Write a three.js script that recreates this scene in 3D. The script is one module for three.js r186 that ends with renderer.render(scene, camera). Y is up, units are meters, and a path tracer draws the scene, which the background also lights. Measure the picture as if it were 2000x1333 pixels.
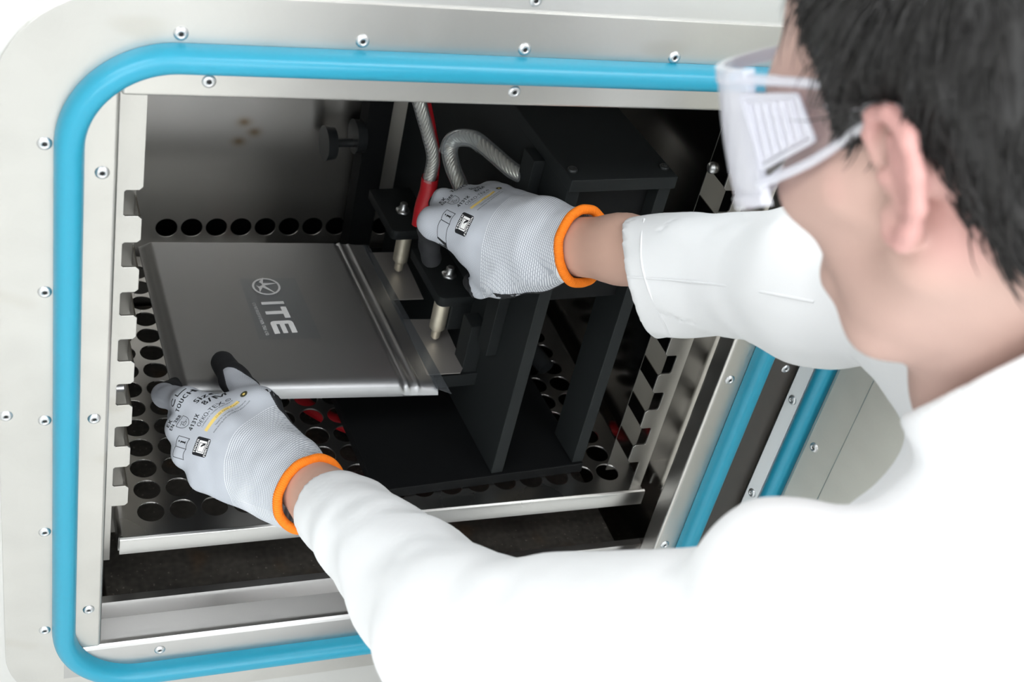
import * as THREE from 'three';
import { mergeGeometries, toCreasedNormals } from 'three/addons/utils/BufferGeometryUtils.js';
import { RoundedBoxGeometry } from 'three/addons/geometries/RoundedBoxGeometry.js';
import { RectAreaLightUniformsLib } from 'three/addons/lights/RectAreaLightUniformsLib.js';
import { ImprovedNoise } from 'three/addons/math/ImprovedNoise.js';

// ------------------------------------------------------------------ camera, light, exposure
const scene = new THREE.Scene();
const V = (x, y, z) => new THREE.Vector3(x, y, z);
const CAM = V(-0.11922, 1.20853, 0.97349);
const CX = V(0.92596, 0.20458, 0.31741), CY = V(0.04135, 0.78055, -0.62373), CZ = V(-0.37536, 0.59067, 0.71429);
const camera = new THREE.PerspectiveCamera(2 * Math.atan(666.5 / 2618.7) * 180 / Math.PI, 2000 / 1333, 0.05, 30);
camera.position.copy(CAM);
camera.quaternion.setFromRotationMatrix(new THREE.Matrix4().makeBasis(CX, CY, CZ));
camera.focus = 1.43; camera.userData.fStop = 8;
scene.add(camera);
const renderer = new THREE.WebGLRenderer({ antialias: true });
renderer.toneMapping = THREE.LinearToneMapping;
renderer.toneMappingExposure = 0.80;
renderer.shadowMap.enabled = true;
RectAreaLightUniformsLib.init();
scene.background = new THREE.Color(0.02, 0.02, 0.02);
const FLOOR = -0.70, CEIL = 1.95;
const LAMP = 5.2, DAY = 3.2, LAMP_COLOR = new THREE.Color(0.965, 0.985, 1.0);
// unseen ceiling panels, added to light the room: [x, z, width, depth]
const PANELS = [[-0.9, 0.95, 1.2, 0.6], [0.9, 0.95, 1.2, 0.6], [-0.9, 2.3, 1.2, 0.6], [0.9, 2.3, 1.2, 0.6]];

// ------------------------------------------------------------------ helpers
let seed = 12345;
const rnd = () => (seed = (seed * 1664525 + 1013904223) >>> 0) / 4294967296;
const perlin = new ImprovedNoise();
const noise = (x, y, z = 0) => perlin.noise(x, y, z);
const fbm = (x, y, z = 0, o = 4) => { let s = 0, a = 0.5; for (let i = 0; i < o; i++) { s += a * noise(x, y, z); x *= 2.03; y *= 2.03; z *= 2.03; a *= 0.5; } return s; };
const clamp = (x, a = 0, b = 1) => Math.min(b, Math.max(a, x));
const sstep = (a, b, x) => { const t = clamp((x - a) / (b - a)); return t * t * (3 - 2 * t); };
const mix = (a, b, t) => a + (b - a) * t;
// a place in the room, given by where the lens sees it and how far away it is
const P = (px, py, d) => CAM.clone().addScaledVector(CX, (px - 1000) / 2618.7 * d).addScaledVector(CY, -(py - 666.5) / 2618.7 * d).addScaledVector(CZ, -d);
const used = new Map();
function numbered(n) { const k = used.get(n) ?? 0; used.set(n, k + 1); return k ? n + '_' + String(k).padStart(3, '0') : n; }
function tag(o, label, category, group) { o.userData.label = label; o.userData.category = category; if (group) o.userData.group = group; return o; }
function shadow(m) { m.castShadow = true; m.receiveShadow = true; return m; }
function thing(name, label, category, pos, group, turn = 0) {
  const g = new THREE.Group(); g.name = numbered(name); g.position.copy(pos); g.rotation.y = turn;
  scene.add(g); return tag(g, label, category, group);
}
// a part whose geometry is written in room coordinates, under a root that is only moved
function part(root, name, geo, mat, label) {
  const top = root.userData.base ?? root.position;
  const g = Array.isArray(geo) ? mergeGeometries(geo.map((x) => { const y = x.index ? x.toNonIndexed() : x; if (!y.attributes.uv) y.setAttribute('uv', new THREE.BufferAttribute(new Float32Array(y.attributes.position.count * 2), 2)); for (const k of Object.keys(y.attributes)) if (!['position', 'normal', 'uv'].includes(k)) y.deleteAttribute(k); return y; })) : geo;
  g.translate(-top.x, -top.y, -top.z);
  const m = shadow(new THREE.Mesh(g, mat)); m.name = numbered(name); root.add(m);
  m.userData.base = top.clone ? top.clone() : top;
  if (label) m.userData.label = label;
  return m;
}
// a part in the root's own axes
function local(root, name, geo, mat, pos, label) {
  const m = shadow(new THREE.Mesh(geo, mat)); m.name = numbered(name); if (pos) m.position.set(...pos);
  root.add(m); if (label) m.userData.label = label; return m;
}
function merge(list) {
  return mergeGeometries(list.map((g) => { const y = g.index ? g.toNonIndexed() : g; for (const k of Object.keys(y.attributes)) if (!['position', 'normal', 'uv'].includes(k)) y.deleteAttribute(k); return y; }));
}
function boxUV(g) {                                   // uv in metres from the main direction of each face
  const n = g.index ? g.toNonIndexed() : g; n.computeVertexNormals();
  const p = n.attributes.position, q = n.attributes.normal, uv = new Float32Array(p.count * 2);
  for (let i = 0; i < p.count; i++) {
    const ax = Math.abs(q.getX(i)), ay = Math.abs(q.getY(i)), az = Math.abs(q.getZ(i));
    const [u, v] = az >= ax && az >= ay ? [p.getX(i), p.getY(i)] : ay >= ax ? [p.getX(i), p.getZ(i)] : [p.getZ(i), p.getY(i)];
    uv[2 * i] = u; uv[2 * i + 1] = v;
  }
  n.setAttribute('uv', new THREE.BufferAttribute(uv, 2)); return n;
}
// box between two corners, its edges rounded
function bx(x0, x1, y0, y1, z0, z1, r = 0.0015) {
  const w = x1 - x0, h = y1 - y0, d = z1 - z0, q = Math.min(r, w * 0.45, h * 0.45, d * 0.45);
  const g = q > 0 ? new RoundedBoxGeometry(w, h, d, 2, q) : new THREE.BoxGeometry(w, h, d);
  g.translate((x0 + x1) / 2, (y0 + y1) / 2, (z0 + z1) / 2);
  const n = g.index ? g.toNonIndexed() : g, p = n.attributes.position, N = n.attributes.normal, uv = n.attributes.uv;
  for (let i = 0; i < p.count; i++) {
    const ax = Math.abs(N.getX(i)), ay = Math.abs(N.getY(i)), az = Math.abs(N.getZ(i));
    if (az >= ax && az >= ay) uv.setXY(i, p.getX(i), p.getY(i)); else if (ay >= ax) uv.setXY(i, p.getX(i), p.getZ(i)); else uv.setXY(i, p.getZ(i), p.getY(i));
  }
  return n;
}
function extrude(pts, depth, bevel = 0, holes = []) {   // outline in x, y; from z = 0 to depth
  const s = new THREE.Shape(pts.map((p) => new THREE.Vector2(...p)));
  for (const h of holes) s.holes.push(h);
  return new THREE.ExtrudeGeometry(s, { depth, bevelEnabled: bevel > 0, bevelSize: bevel, bevelThickness: bevel, bevelSegments: 2, curveSegments: 20 });
}
function roundRect(x0, x1, y0, y1, r, n = 14) {
  const out = [];
  for (const [cx, cy, a] of [[x1 - r, y1 - r, 0], [x0 + r, y1 - r, 90], [x0 + r, y0 + r, 180], [x1 - r, y0 + r, 270]])
    for (let i = 0; i <= n; i++) { const t = (a + 90 * i / n) * Math.PI / 180; out.push([cx + r * Math.cos(t), cy + r * Math.sin(t)]); }
  return out;
}
const pathOf = (pts) => new THREE.Path(pts.map((p) => new THREE.Vector2(...p)));
function tube(pts, r, seg = 60, rad = 12, closed = false) { return new THREE.TubeGeometry(new THREE.CatmullRomCurve3(pts, closed), seg, r, rad, closed); }
function cyl(a, b, r0, r1 = r0, seg = 24) {
  const d = b.clone().sub(a), g = new THREE.CylinderGeometry(r1, r0, d.length(), seg);
  g.applyQuaternion(new THREE.Quaternion().setFromUnitVectors(V(0, 1, 0), d.clone().normalize())); g.translate((a.x + b.x) / 2, (a.y + b.y) / 2, (a.z + b.z) / 2); return g;
}
function lathe(prof, seg = 24) { return new THREE.LatheGeometry(prof.map((p) => new THREE.Vector2(...p)), seg); }
// section swept along a closed flat path in x, y; section points are [outward, towards +z]
function sweepFlat(path, section) {
  const n = path.length, m = section.length, pos = [], idx = [], uv = [];
  let run = 0;
  for (let i = 0; i <= n; i++) {
    const a = path[(i - 1 + n) % n], b = path[i % n], c = path[(i + 1) % n];
    let tx = c[0] - a[0], ty = c[1] - a[1]; const l = Math.hypot(tx, ty); tx /= l; ty /= l;
    if (i) run += Math.hypot(b[0] - a[0], b[1] - a[1]);
    section.forEach(([o, z], k) => { pos.push(b[0] + ty * o, b[1] - tx * o, z); uv.push(run, k / m * 0.06); });
  }
  for (let i = 0; i < n; i++) for (let k = 0; k < m - 1; k++) { const a = i * m + k, b = a + m; idx.push(a, a + 1, b, b, a + 1, b + 1); }
  const g = new THREE.BufferGeometry(); g.setAttribute('position', new THREE.Float32BufferAttribute(pos, 3)); g.setAttribute('uv', new THREE.Float32BufferAttribute(uv, 2)); g.setIndex(idx); g.computeVertexNormals(); return g;
}
// ---- distance fields and their mesher (naive surface nets)
const cap = (a, b, ra, rb = ra) => {
  const bx_ = b.x - a.x, by = b.y - a.y, bz = b.z - a.z, l = 1 / Math.max(1e-9, bx_ * bx_ + by * by + bz * bz), ax = a.x, ay = a.y, az = a.z;
  return (x, y, z) => { const px = x - ax, py = y - ay, pz = z - az, h = clamp((px * bx_ + py * by + pz * bz) * l); return Math.hypot(px - bx_ * h, py - by * h, pz - bz * h) - (ra + (rb - ra) * h); };
};
const smin = (a, b, k) => { const h = Math.max(k - Math.abs(a - b), 0) / k; return Math.min(a, b) - h * h * k * 0.25; };
const smax = (a, b, k) => -smin(-a, -b, k);
function nets(f, lo, hi, cell) {
  const nx = Math.ceil((hi.x - lo.x) / cell) + 1, ny = Math.ceil((hi.y - lo.y) / cell) + 1, nz = Math.ceil((hi.z - lo.z) / cell) + 1;
  const D = new Float32Array(nx * ny * nz), at = (i, j, k) => i + nx * (j + ny * k);
  // every fourth sample first; only blocks near the surface are filled in
  const S = 4, far = cell * S * 1.9;
  for (let k = 0; k < nz; k += S) for (let j = 0; j < ny; j += S) for (let i = 0; i < nx; i += S) {
    const ci = Math.min(i + 1.5, nx - 1), cj = Math.min(j + 1.5, ny - 1), ck = Math.min(k + 1.5, nz - 1);
    const c = f(lo.x + ci * cell, lo.y + cj * cell, lo.z + ck * cell), skip = Math.abs(c) > far;
    for (let z = k; z < Math.min(k + S, nz); z++) for (let y = j; y < Math.min(j + S, ny); y++) for (let x = i; x < Math.min(i + S, nx); x++)
      D[at(x, y, z)] = skip ? c : f(lo.x + x * cell, lo.y + y * cell, lo.z + z * cell);
  }
  const id = new Int32Array(nx * ny * nz).fill(-1), pos = [], idx = [];
  const C = [[0, 0, 0], [1, 0, 0], [0, 1, 0], [1, 1, 0], [0, 0, 1], [1, 0, 1], [0, 1, 1], [1, 1, 1]], E2 = [[0, 1], [2, 3], [4, 5], [6, 7], [0, 2], [1, 3], [4, 6], [5, 7], [0, 4], [1, 5], [2, 6], [3, 7]];
  for (let k = 0; k < nz - 1; k++) for (let j = 0; j < ny - 1; j++) for (let i = 0; i < nx - 1; i++) {
    let m = 0; const d = []; for (let c = 0; c < 8; c++) { const v = D[at(i + C[c][0], j + C[c][1], k + C[c][2])]; d.push(v); if (v < 0) m |= 1 << c; }
    if (m === 0 || m === 255) continue;
    let sx = 0, sy = 0, sz = 0, n = 0;
    for (const [a, b] of E2) if ((d[a] < 0) !== (d[b] < 0)) { const t = d[a] / (d[a] - d[b]); sx += C[a][0] + t * (C[b][0] - C[a][0]); sy += C[a][1] + t * (C[b][1] - C[a][1]); sz += C[a][2] + t * (C[b][2] - C[a][2]); n++; }
    id[at(i, j, k)] = pos.length / 3; pos.push(lo.x + (i + sx / n) * cell, lo.y + (j + sy / n) * cell, lo.z + (k + sz / n) * cell);
  }
  const quad = (a, b, c, d, flip) => { if (a < 0 || b < 0 || c < 0 || d < 0) return; if (flip) idx.push(a, c, b, a, d, c); else idx.push(a, b, c, a, c, d); };
  for (let k = 1; k < nz - 1; k++) for (let j = 1; j < ny - 1; j++) for (let i = 1; i < nx - 1; i++) {
    const v = D[at(i, j, k)] < 0;
    if (v !== D[at(i + 1, j, k)] < 0) quad(id[at(i, j - 1, k - 1)], id[at(i, j, k - 1)], id[at(i, j, k)], id[at(i, j - 1, k)], !v);
    if (v !== D[at(i, j + 1, k)] < 0) quad(id[at(i - 1, j, k - 1)], id[at(i - 1, j, k)], id[at(i, j, k)], id[at(i, j, k - 1)], !v);
    if (v !== D[at(i, j, k + 1)] < 0) quad(id[at(i - 1, j - 1, k)], id[at(i, j - 1, k)], id[at(i, j, k)], id[at(i - 1, j, k)], !v);
  }
  const g = new THREE.BufferGeometry(); g.setAttribute('position', new THREE.Float32BufferAttribute(pos, 3)); g.setIndex(idx); g.computeVertexNormals(); return g;
}
function paint(g, fn) { const p = g.attributes.position, c = new Float32Array(p.count * 3); for (let i = 0; i < p.count; i++) { const q = fn(p.getX(i), p.getY(i), p.getZ(i)); c[3 * i] = q[0]; c[3 * i + 1] = q[1]; c[3 * i + 2] = q[2]; } g.setAttribute('color', new THREE.BufferAttribute(c, 3)); return g; }

// ------------------------------------------------------------------ materials
function tex(w, h, fn, srgb, rx = 1, ry = rx) {
  const d = new Uint8Array(w * h * 4);
  for (let j = 0; j < h; j++) for (let i = 0; i < w; i++) { const c = fn(i / w, j / h), k = 4 * (j * w + i); for (let n = 0; n < 3; n++) d[k + n] = clamp((Array.isArray(c) ? c[n] : c) * 255, 0, 255); d[k + 3] = 255; }
  const t = new THREE.DataTexture(d, w, h); t.wrapS = t.wrapT = THREE.RepeatWrapping; t.magFilter = THREE.LinearFilter; t.minFilter = THREE.LinearMipmapLinearFilter; t.generateMipmaps = true;
  if (srgb) t.colorSpace = THREE.SRGBColorSpace; t.repeat.set(rx, ry); t.needsUpdate = true; return t;
}
const per = (u, v, f, z) => {                       // noise that repeats over the unit square
  const a = u * f, b = v * f, s = sstep(0, 1, u), t = sstep(0, 1, v);
  return mix(mix(noise(a, b, z), noise(a - f, b, z), s), mix(noise(a, b - f, z), noise(a - f, b - f, z), s), t);
};
const steelRough = tex(256, 256, (u, v) => 0.84 + 0.12 * per(u, v, 4, 1) + 0.03 * per(u, v, 11, 2), false, 2);
const steelColor = tex(512, 512, (u, v) => {
  let c = 0.95 + 0.05 * per(u, v, 3, 9) + 0.025 * per(u, v, 14, 5);
  const s = per(u, v, 9, 21), b = sstep(0.33, 0.55, s);
  return [c - 0.03 * b, c - 0.035 * b, c - 0.045 * b];
}, true, 2.2);
const blots = [[0.20, 0.45], [0.215, 0.46], [0.19, 0.435], [0.16, 0.62], [0.235, 0.30], [0.25, 0.285], [0.23, 0.27], [0.62, 0.55], [0.8, 0.2], [0.43, 0.8]];
const innerColor = tex(512, 512, (u, v) => { let b = 0; for (const [x, y] of blots) b = Math.max(b, Math.exp(-(((u - x) / 0.008) ** 2) - (((v - y) / 0.006) ** 2)) * 0.6); const c = 0.97 + 0.02 * per(u, v, 3, 9); return [c - 0.35 * b, c - 0.47 * b, c - 0.62 * b]; }, true, 1);
const M = {
  plate: new THREE.MeshStandardMaterial({ color: new THREE.Color(0.66, 0.65, 0.625), metalness: 1, roughness: 0.42, roughnessMap: steelRough, map: steelColor }),
  frame: new THREE.MeshStandardMaterial({ color: new THREE.Color(0.66, 0.645, 0.615), metalness: 1, roughness: 0.40, roughnessMap: steelRough, map: steelColor }),
  inner: new THREE.MeshStandardMaterial({ color: new THREE.Color(0.66, 0.635, 0.595), metalness: 1, roughness: 0.30, map: innerColor }),
  shelf: new THREE.MeshStandardMaterial({ color: new THREE.Color(0.52, 0.515, 0.505), metalness: 1, roughness: 0.34, roughnessMap: steelRough }),
  rivet: new THREE.MeshStandardMaterial({ color: new THREE.Color(0.62, 0.63, 0.64), metalness: 1, roughness: 0.36 }),
  dark: new THREE.MeshStandardMaterial({ color: new THREE.Color(0.01, 0.01, 0.01), roughness: 0.7 }),
  gasket: new THREE.MeshPhysicalMaterial({ color: new THREE.Color(0.009, 0.265, 0.40), roughness: 0.4, clearcoat: 0.25, clearcoatRoughness: 0.25 }),
  white: new THREE.MeshStandardMaterial({ color: new THREE.Color(0.82, 0.84, 0.85), roughness: 0.45 }),
  black: new THREE.MeshPhysicalMaterial({ color: new THREE.Color(0.005, 0.0055, 0.006), specularIntensity: 0.35, roughness: 0.6 }),
  acetal: new THREE.MeshPhysicalMaterial({ color: new THREE.Color(0.0135, 0.0158, 0.0165), specularIntensity: 0.45, roughness: 0.6 }),
  knob: new THREE.MeshStandardMaterial({ color: new THREE.Color(0.020, 0.022, 0.023), roughness: 0.3 }),
  gold: new THREE.MeshStandardMaterial({ color: new THREE.Color(0.78, 0.72, 0.58), metalness: 0.8, roughness: 0.42 }),
  tabMetal: new THREE.MeshStandardMaterial({ color: new THREE.Color(0.62, 0.59, 0.57), metalness: 0.85, roughness: 0.5 }),
  red: new THREE.MeshStandardMaterial({ color: new THREE.Color(0.50, 0.012, 0.020), roughness: 0.42 }),
  blue: new THREE.MeshStandardMaterial({ color: new THREE.Color(0.02, 0.05, 0.55), roughness: 0.4 }),
  copper: new THREE.MeshStandardMaterial({ color: new THREE.Color(0.74, 0.70, 0.62), metalness: 0.8, roughness: 0.38 }),
  sheath: new THREE.MeshPhysicalMaterial({ color: new THREE.Color(0.90, 0.93, 0.95), roughness: 0.16, transmission: 0.86, thickness: 0, ior: 1.35 }),
  wall: new THREE.MeshStandardMaterial({ color: new THREE.Color(0.80, 0.80, 0.78), roughness: 0.9 }),
  ceil: new THREE.MeshStandardMaterial({ color: new THREE.Color(0.86, 0.86, 0.85), roughness: 0.9 }),
  floor: new THREE.MeshStandardMaterial({ color: new THREE.Color(0.74, 0.74, 0.72), roughness: 0.55 }),
  cabinet: new THREE.MeshStandardMaterial({ color: new THREE.Color(0.68, 0.68, 0.67), metalness: 1, roughness: 0.5, roughnessMap: steelRough }),
};
const grime = tex(512, 512, (u, v) => {
  const n = per(u, v, 6, 3), f = per(u, v, 50, 8), s = per(u, v, 90, 12) > 0.42 ? 0.16 : 0, r = sstep(0.22, 0.5, per(u, v, 7, 31));
  const b = 0.25 + 0.10 * n + 0.07 * f + s; return [b + 0.07 * r, b * 0.95 + 0.02 * r, b * 0.88 - 0.02 * r];
}, true, 3);
M.grime = new THREE.MeshStandardMaterial({ map: grime, roughness: 0.55, metalness: 0.35 });
M.door = new THREE.MeshStandardMaterial({ color: new THREE.Color(0.84, 0.82, 0.75), metalness: 1, roughness: 0.46, map: steelColor });
M.hinge = new THREE.MeshStandardMaterial({ color: new THREE.Color(0.085, 0.075, 0.066), metalness: 0.4, roughness: 0.5 });  // even brown that paints the dark reflection on the plate beside the door
M.mirror = new THREE.MeshStandardMaterial({ color: new THREE.Color(0.60, 0.58, 0.545), metalness: 1, roughness: 0.15 });
M.flange = new THREE.MeshStandardMaterial({ color: new THREE.Color(0.26, 0.245, 0.22), metalness: 1, roughness: 0.2 });  // steel tinted dark to carry the reflection of the black fixture
M.legs = new THREE.MeshStandardMaterial({ color: new THREE.Color(0.26, 0.25, 0.235), metalness: 1, roughness: 0.45 });  // steel tone darkened for the shade inside the notches
M.sill = new THREE.MeshStandardMaterial({ color: new THREE.Color(0.47, 0.465, 0.46), metalness: 1, roughness: 0.38, roughnessMap: steelRough });

// ------------------------------------------------------------------ the room
function struct(name, geo, mat) { const m = shadow(new THREE.Mesh(geo, mat)); m.name = name; m.userData.kind = 'structure'; scene.add(m); return m; }
const RX0 = -2.4, RX1 = 2.6, RZ0 = -1.15, RZ1 = 3.4;
struct('floor', bx(RX0 - 0.1, RX1 + 0.1, FLOOR - 0.1, FLOOR, RZ0 - 0.1, RZ1 + 0.1, 0), M.floor);
struct('ceiling', bx(RX0 - 0.1, RX1 + 0.1, CEIL, CEIL + 0.1, RZ0 - 0.1, RZ1 + 0.1, 0), M.ceil);
struct('wall_back', bx(RX0 - 0.1, RX1 + 0.1, FLOOR, CEIL, RZ0 - 0.1, RZ0, 0), M.wall);
// two unseen frosted windows added behind the camera to brighten the chamber front
const WIN = [[-1.7, -0.15], [0.35, 1.9]], WY0 = 0.25, WY1 = 1.65;
{
  const fw = extrude([[RX0 - 0.1, FLOOR], [RX1 + 0.1, FLOOR], [RX1 + 0.1, CEIL], [RX0 - 0.1, CEIL]], 0.1, 0, WIN.map(([a, b]) => pathOf([[a, WY0], [a, WY1], [b, WY1], [b, WY0]]))); fw.translate(0, 0, RZ1);
  struct('wall_front', fw, M.wall);
  const pane = new THREE.MeshStandardMaterial({ color: 0xffffff, emissive: new THREE.Color(0.93, 0.97, 1.0), emissiveIntensity: 3.2 });
  WIN.forEach(([a, b], i) => {
    const o = extrude([[a, WY0], [b, WY0], [b, WY1], [a, WY1]], 0.06, 0, [pathOf([[a + 0.05, WY0 + 0.05], [a + 0.05, WY1 - 0.05], [b - 0.05, WY1 - 0.05], [b - 0.05, WY0 + 0.05]])]); o.translate(0, 0, RZ1 + 0.02);
    const w = struct('window_' + (i + 1), o, M.white);
    const p = shadow(new THREE.Mesh(bx(a + 0.05, b - 0.05, WY0 + 0.05, WY1 - 0.05, RZ1 + 0.045, RZ1 + 0.055, 0), pane)); p.name = numbered('added_window_pane'); w.add(p);
    const l = new THREE.RectAreaLight(new THREE.Color(0.93, 0.97, 1.0), DAY, b - a - 0.1, WY1 - WY0 - 0.1); l.position.set((a + b) / 2, (WY0 + WY1) / 2, RZ1 + 0.04); l.lookAt((a + b) / 2, (WY0 + WY1) / 2, 0); scene.add(l);
  });
}
struct('wall_left', bx(RX0 - 0.1, RX0, FLOOR, CEIL, RZ0, RZ1, 0), M.wall);
struct('wall_right', bx(RX1, RX1 + 0.1, FLOOR, CEIL, RZ0, RZ1, 0), M.wall);
const glow = new THREE.MeshStandardMaterial({ color: 0xffffff, emissive: LAMP_COLOR, emissiveIntensity: 4 });
const spots = ['nearest the chamber, left of the opening', 'nearest the chamber, above the person', 'far from the chamber, at the left', 'far from the chamber, at the right'];
PANELS.forEach(([x, z, w, d], i) => {
  const t = thing('added_ceiling_light', 'added, unseen square-cornered white ceiling light panel ' + spots[i], 'ceiling light', V(x, CEIL, z));
  const o = [[-w / 2 - 0.03, -d / 2 - 0.03], [w / 2 + 0.03, -d / 2 - 0.03], [w / 2 + 0.03, d / 2 + 0.03], [-w / 2 - 0.03, d / 2 + 0.03]];
  const fr = extrude(o, 0.035, 0, [pathOf([[-w / 2, -d / 2], [-w / 2, d / 2], [w / 2, d / 2], [w / 2, -d / 2]])]); fr.rotateX(Math.PI / 2);
  local(t, 'lamp_frame', fr, M.white, [0, -0.0005, 0]);
  local(t, 'diffuser', new THREE.BoxGeometry(w - 0.002, 0.012, d - 0.002), glow, [0, -0.012, 0]);
  const l = new THREE.RectAreaLight(LAMP_COLOR, LAMP, w, d); l.position.set(x, CEIL - 0.022, z); l.lookAt(x, FLOOR, z); scene.add(l);
});

// ------------------------------------------------------------------ the climate chamber
const OW = 0.66, OH = 0.672;                         // the opening
const chamber = thing('climate_chamber', 'stainless steel test chamber with a bright blue door gasket and open door', 'test chamber', V(0.33, FLOOR, -0.45));
{
  const B0 = -0.42, B1 = 0.80, BT = 1.05, BK = -0.88;
  // outer body: front panel with the opening cut out, sides, top, back, base
  const hole = pathOf([[-0.02, -0.045], [-0.02, 0.69], [0.685, 0.69], [0.685, -0.045]]);
  const fp = extrude([[B0, FLOOR + 0.06], [B1, FLOOR + 0.06], [B1, BT], [B0, BT]], 0.012, 0, [hole]); fp.translate(0, 0, -0.0145);
  part(chamber, 'front_panel', boxUV(fp), M.cabinet);
  part(chamber, 'side_panel', bx(B0, B0 + 0.012, FLOOR + 0.06, BT, BK, -0.0145, 0), M.cabinet);
  part(chamber, 'side_panel', bx(B1 - 0.012, B1, FLOOR + 0.06, BT, BK, -0.0145, 0), M.cabinet);
  part(chamber, 'top_panel', bx(B0, B1, BT, BT + 0.012, BK, -0.0025, 0), M.cabinet);
  part(chamber, 'back_panel', bx(B0, B1, FLOOR + 0.06, BT, BK - 0.012, BK, 0), M.cabinet);
  part(chamber, 'base', bx(B0 + 0.03, B1 - 0.03, FLOOR, FLOOR + 0.06, BK, -0.04, 0), M.black);
  // raised plate with rounded corners around the opening
  const fpl = extrude(roundRect(-0.0965, 0.757, -0.098, 0.7605, 0.10), 0.0022, 0.0004, [pathOf(roundRect(-0.036, 0.699, -0.045, 0.706, 0.083).reverse())]); fpl.translate(0, 0, -0.0024);
  part(chamber, 'front_plate', boxUV(fpl), M.plate);
  part(chamber, 'dark_reflection_strip', bx(0.7155, 0.7575, -0.06, 0.74, -0.004, 0.0012, 0.001), M.hinge, 'added strip painted as the dark reflection on the plate beside the door');  // added strip; the dark reflection on the plate is painted as its colour
  // four strips of the inner frame, bent into the opening
  part(chamber, 'frame_strip', bx(-0.038, 0, -0.001, OH + 0.03, -0.03, 0, 0.004), M.frame);
  part(chamber, 'frame_strip', bx(OW, OW + 0.042, 0.0, OH + 0.03, -0.03, 0, 0.004), M.frame);
  part(chamber, 'frame_strip', bx(-0.0, OW, OH, OH + 0.034, -0.03, 0.0005, 0.004), M.frame);
  // sill: front lip, slope down to the rear, riser
  const sg = (() => { // profile written as (z, y), extruded along x
    const prof = [[0.0005, -0.047], [0.0005, -0.005], [-0.0005, -0.002], [-0.003, 0.0], [-0.007, -0.0008], [-0.016, -0.006], [-0.034, -0.0145], [-0.053, -0.0185], [-0.0535, 0.005], [-0.0545, 0.0065], [-0.064, 0.0068], [-0.066, -0.047]];
    const pos = [], idx = [], uv = []; const n = prof.length;
    for (const [s, x] of [[0, -0.038], [1, OW + 0.036]]) prof.forEach(([z, y]) => { pos.push(x, y, z); uv.push(x, z + y); });
    for (let i = 0; i < n - 1; i++) idx.push(i, i + n, i + 1, i + 1, i + n, i + n + 1);
    const g = new THREE.BufferGeometry(); g.setAttribute('position', new THREE.Float32BufferAttribute(pos, 3)); g.setAttribute('uv', new THREE.Float32BufferAttribute(uv, 2)); g.setIndex(idx);
    return toCreasedNormals(g.toNonIndexed(), 0.7);
  })();
  part(chamber, 'sill', sg, M.sill);
  // inside walls (double skin, 12 mm)
  part(chamber, 'inner_wall', bx(-0.024, -0.012, -0.05, 0.70, -0.702, -0.03, 0), M.mirror);
  part(chamber, 'inner_wall', bx(0.681, 0.693, -0.05, 0.70, -0.712, -0.03, 0), M.mirror);
  const vents = []; for (let i = 0; i < 15; i++) { const p = new THREE.Path(); p.absarc(0.1425 + 0.0345 * i, 0.131, 0.0152, 0, Math.PI * 2, true); vents.push(p); }
  const bw = extrude([[-0.012, -0.05], [0.681, -0.05], [0.681, 0.69], [-0.012, 0.69]], 0.0016, 0.0003, vents); bw.translate(0, 0, -0.6123);
  part(chamber, 'inner_wall', boxUV(bw), M.inner, 'rear wall with a row of round air holes');
  part(chamber, 'rear_duct', bx(-0.012, 0.681, -0.05, 0.69, -0.70, -0.69, 0), M.black);
  part(chamber, 'inner_ceiling', bx(-0.024, 0.693, 0.69, 0.702, -0.712, -0.03, 0), M.inner);
  part(chamber, 'inner_floor', bx(-0.024, 0.693, -0.062, -0.05, -0.712, -0.002, 0), M.grime);
  part(chamber, 'drip_tray', bx(0.012, 0.648, -0.05, 0.004, -0.60, -0.062, 0.002), M.grime, 'dark stained tray floor with dust and rust');
  // gasket
  const sec = []; for (let i = 0; i <= 16; i++) { const t = Math.PI * (1 - i / 16); sec.push([0.0118 * Math.sign(Math.cos(t)) * Math.abs(Math.cos(t)) ** 0.8, 0.0005 + 0.0175 * Math.sin(t) ** 0.85]); }
  part(chamber, 'gasket', sweepFlat(roundRect(-0.0385, 0.7015, -0.0485, 0.7085, 0.082, 24), sec), M.gasket, 'bright blue rubber bulb gasket around the opening');
  // rivets
  const rv = lathe([[0.0019, 0.0008], [0.0021, 0.0022], [0.0033, 0.0026], [0.0046, 0.0020], [0.0058, 0.0009], [0.0060, 0]], 20); rv.rotateX(Math.PI / 2);
  const pin = lathe([[0.0, 0.0010], [0.0012, 0.0010], [0.0019, 0.0004], [0.0020, 0]], 14); pin.rotateX(Math.PI / 2);
  const off = chamber.position;
  const rivet = (x, y, z = 0) => { const r = local(chamber, 'rivet', rv, M.rivet, [x - off.x, y - off.y, z - off.z]); local(r, 'rivet_core', pin, M.dark); return r; };
  for (const [x, y] of [[0.0433, 0.7251 + 0.003], [0.1888, 0.7285], [0.3324, 0.7275], [0.4786, 0.726], [0.625, 0.726], [-0.057, 0.6281], [-0.057, 0.4814], [-0.0572, 0.3338], [-0.0574, 0.1861], [-0.0576, 0.0377], [-0.0905, 0.342], [0.0676, 0.6875], [0.3319, 0.6865], [0.60, 0.6865], [-0.0125, 0.6013], [-0.0135, 0.3322], [-0.0138, 0.0628], [0.6726, 0.3329], [0.6723, 0.0642], [0.6726, 0.600], [0.742, 0.345], [0.742, 0.06], [0.742, 0.63]]) rivet(x, y, 0.0001);
  rivet(0.3333, 0.7713, -0.0025); rivet(0.0631, -0.0175, 0.0006); rivet(0.36, -0.0175, 0.0006);
  // ladder uprights with notches for the shelves
  const pitch = 0.0573, teeth = [];
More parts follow.
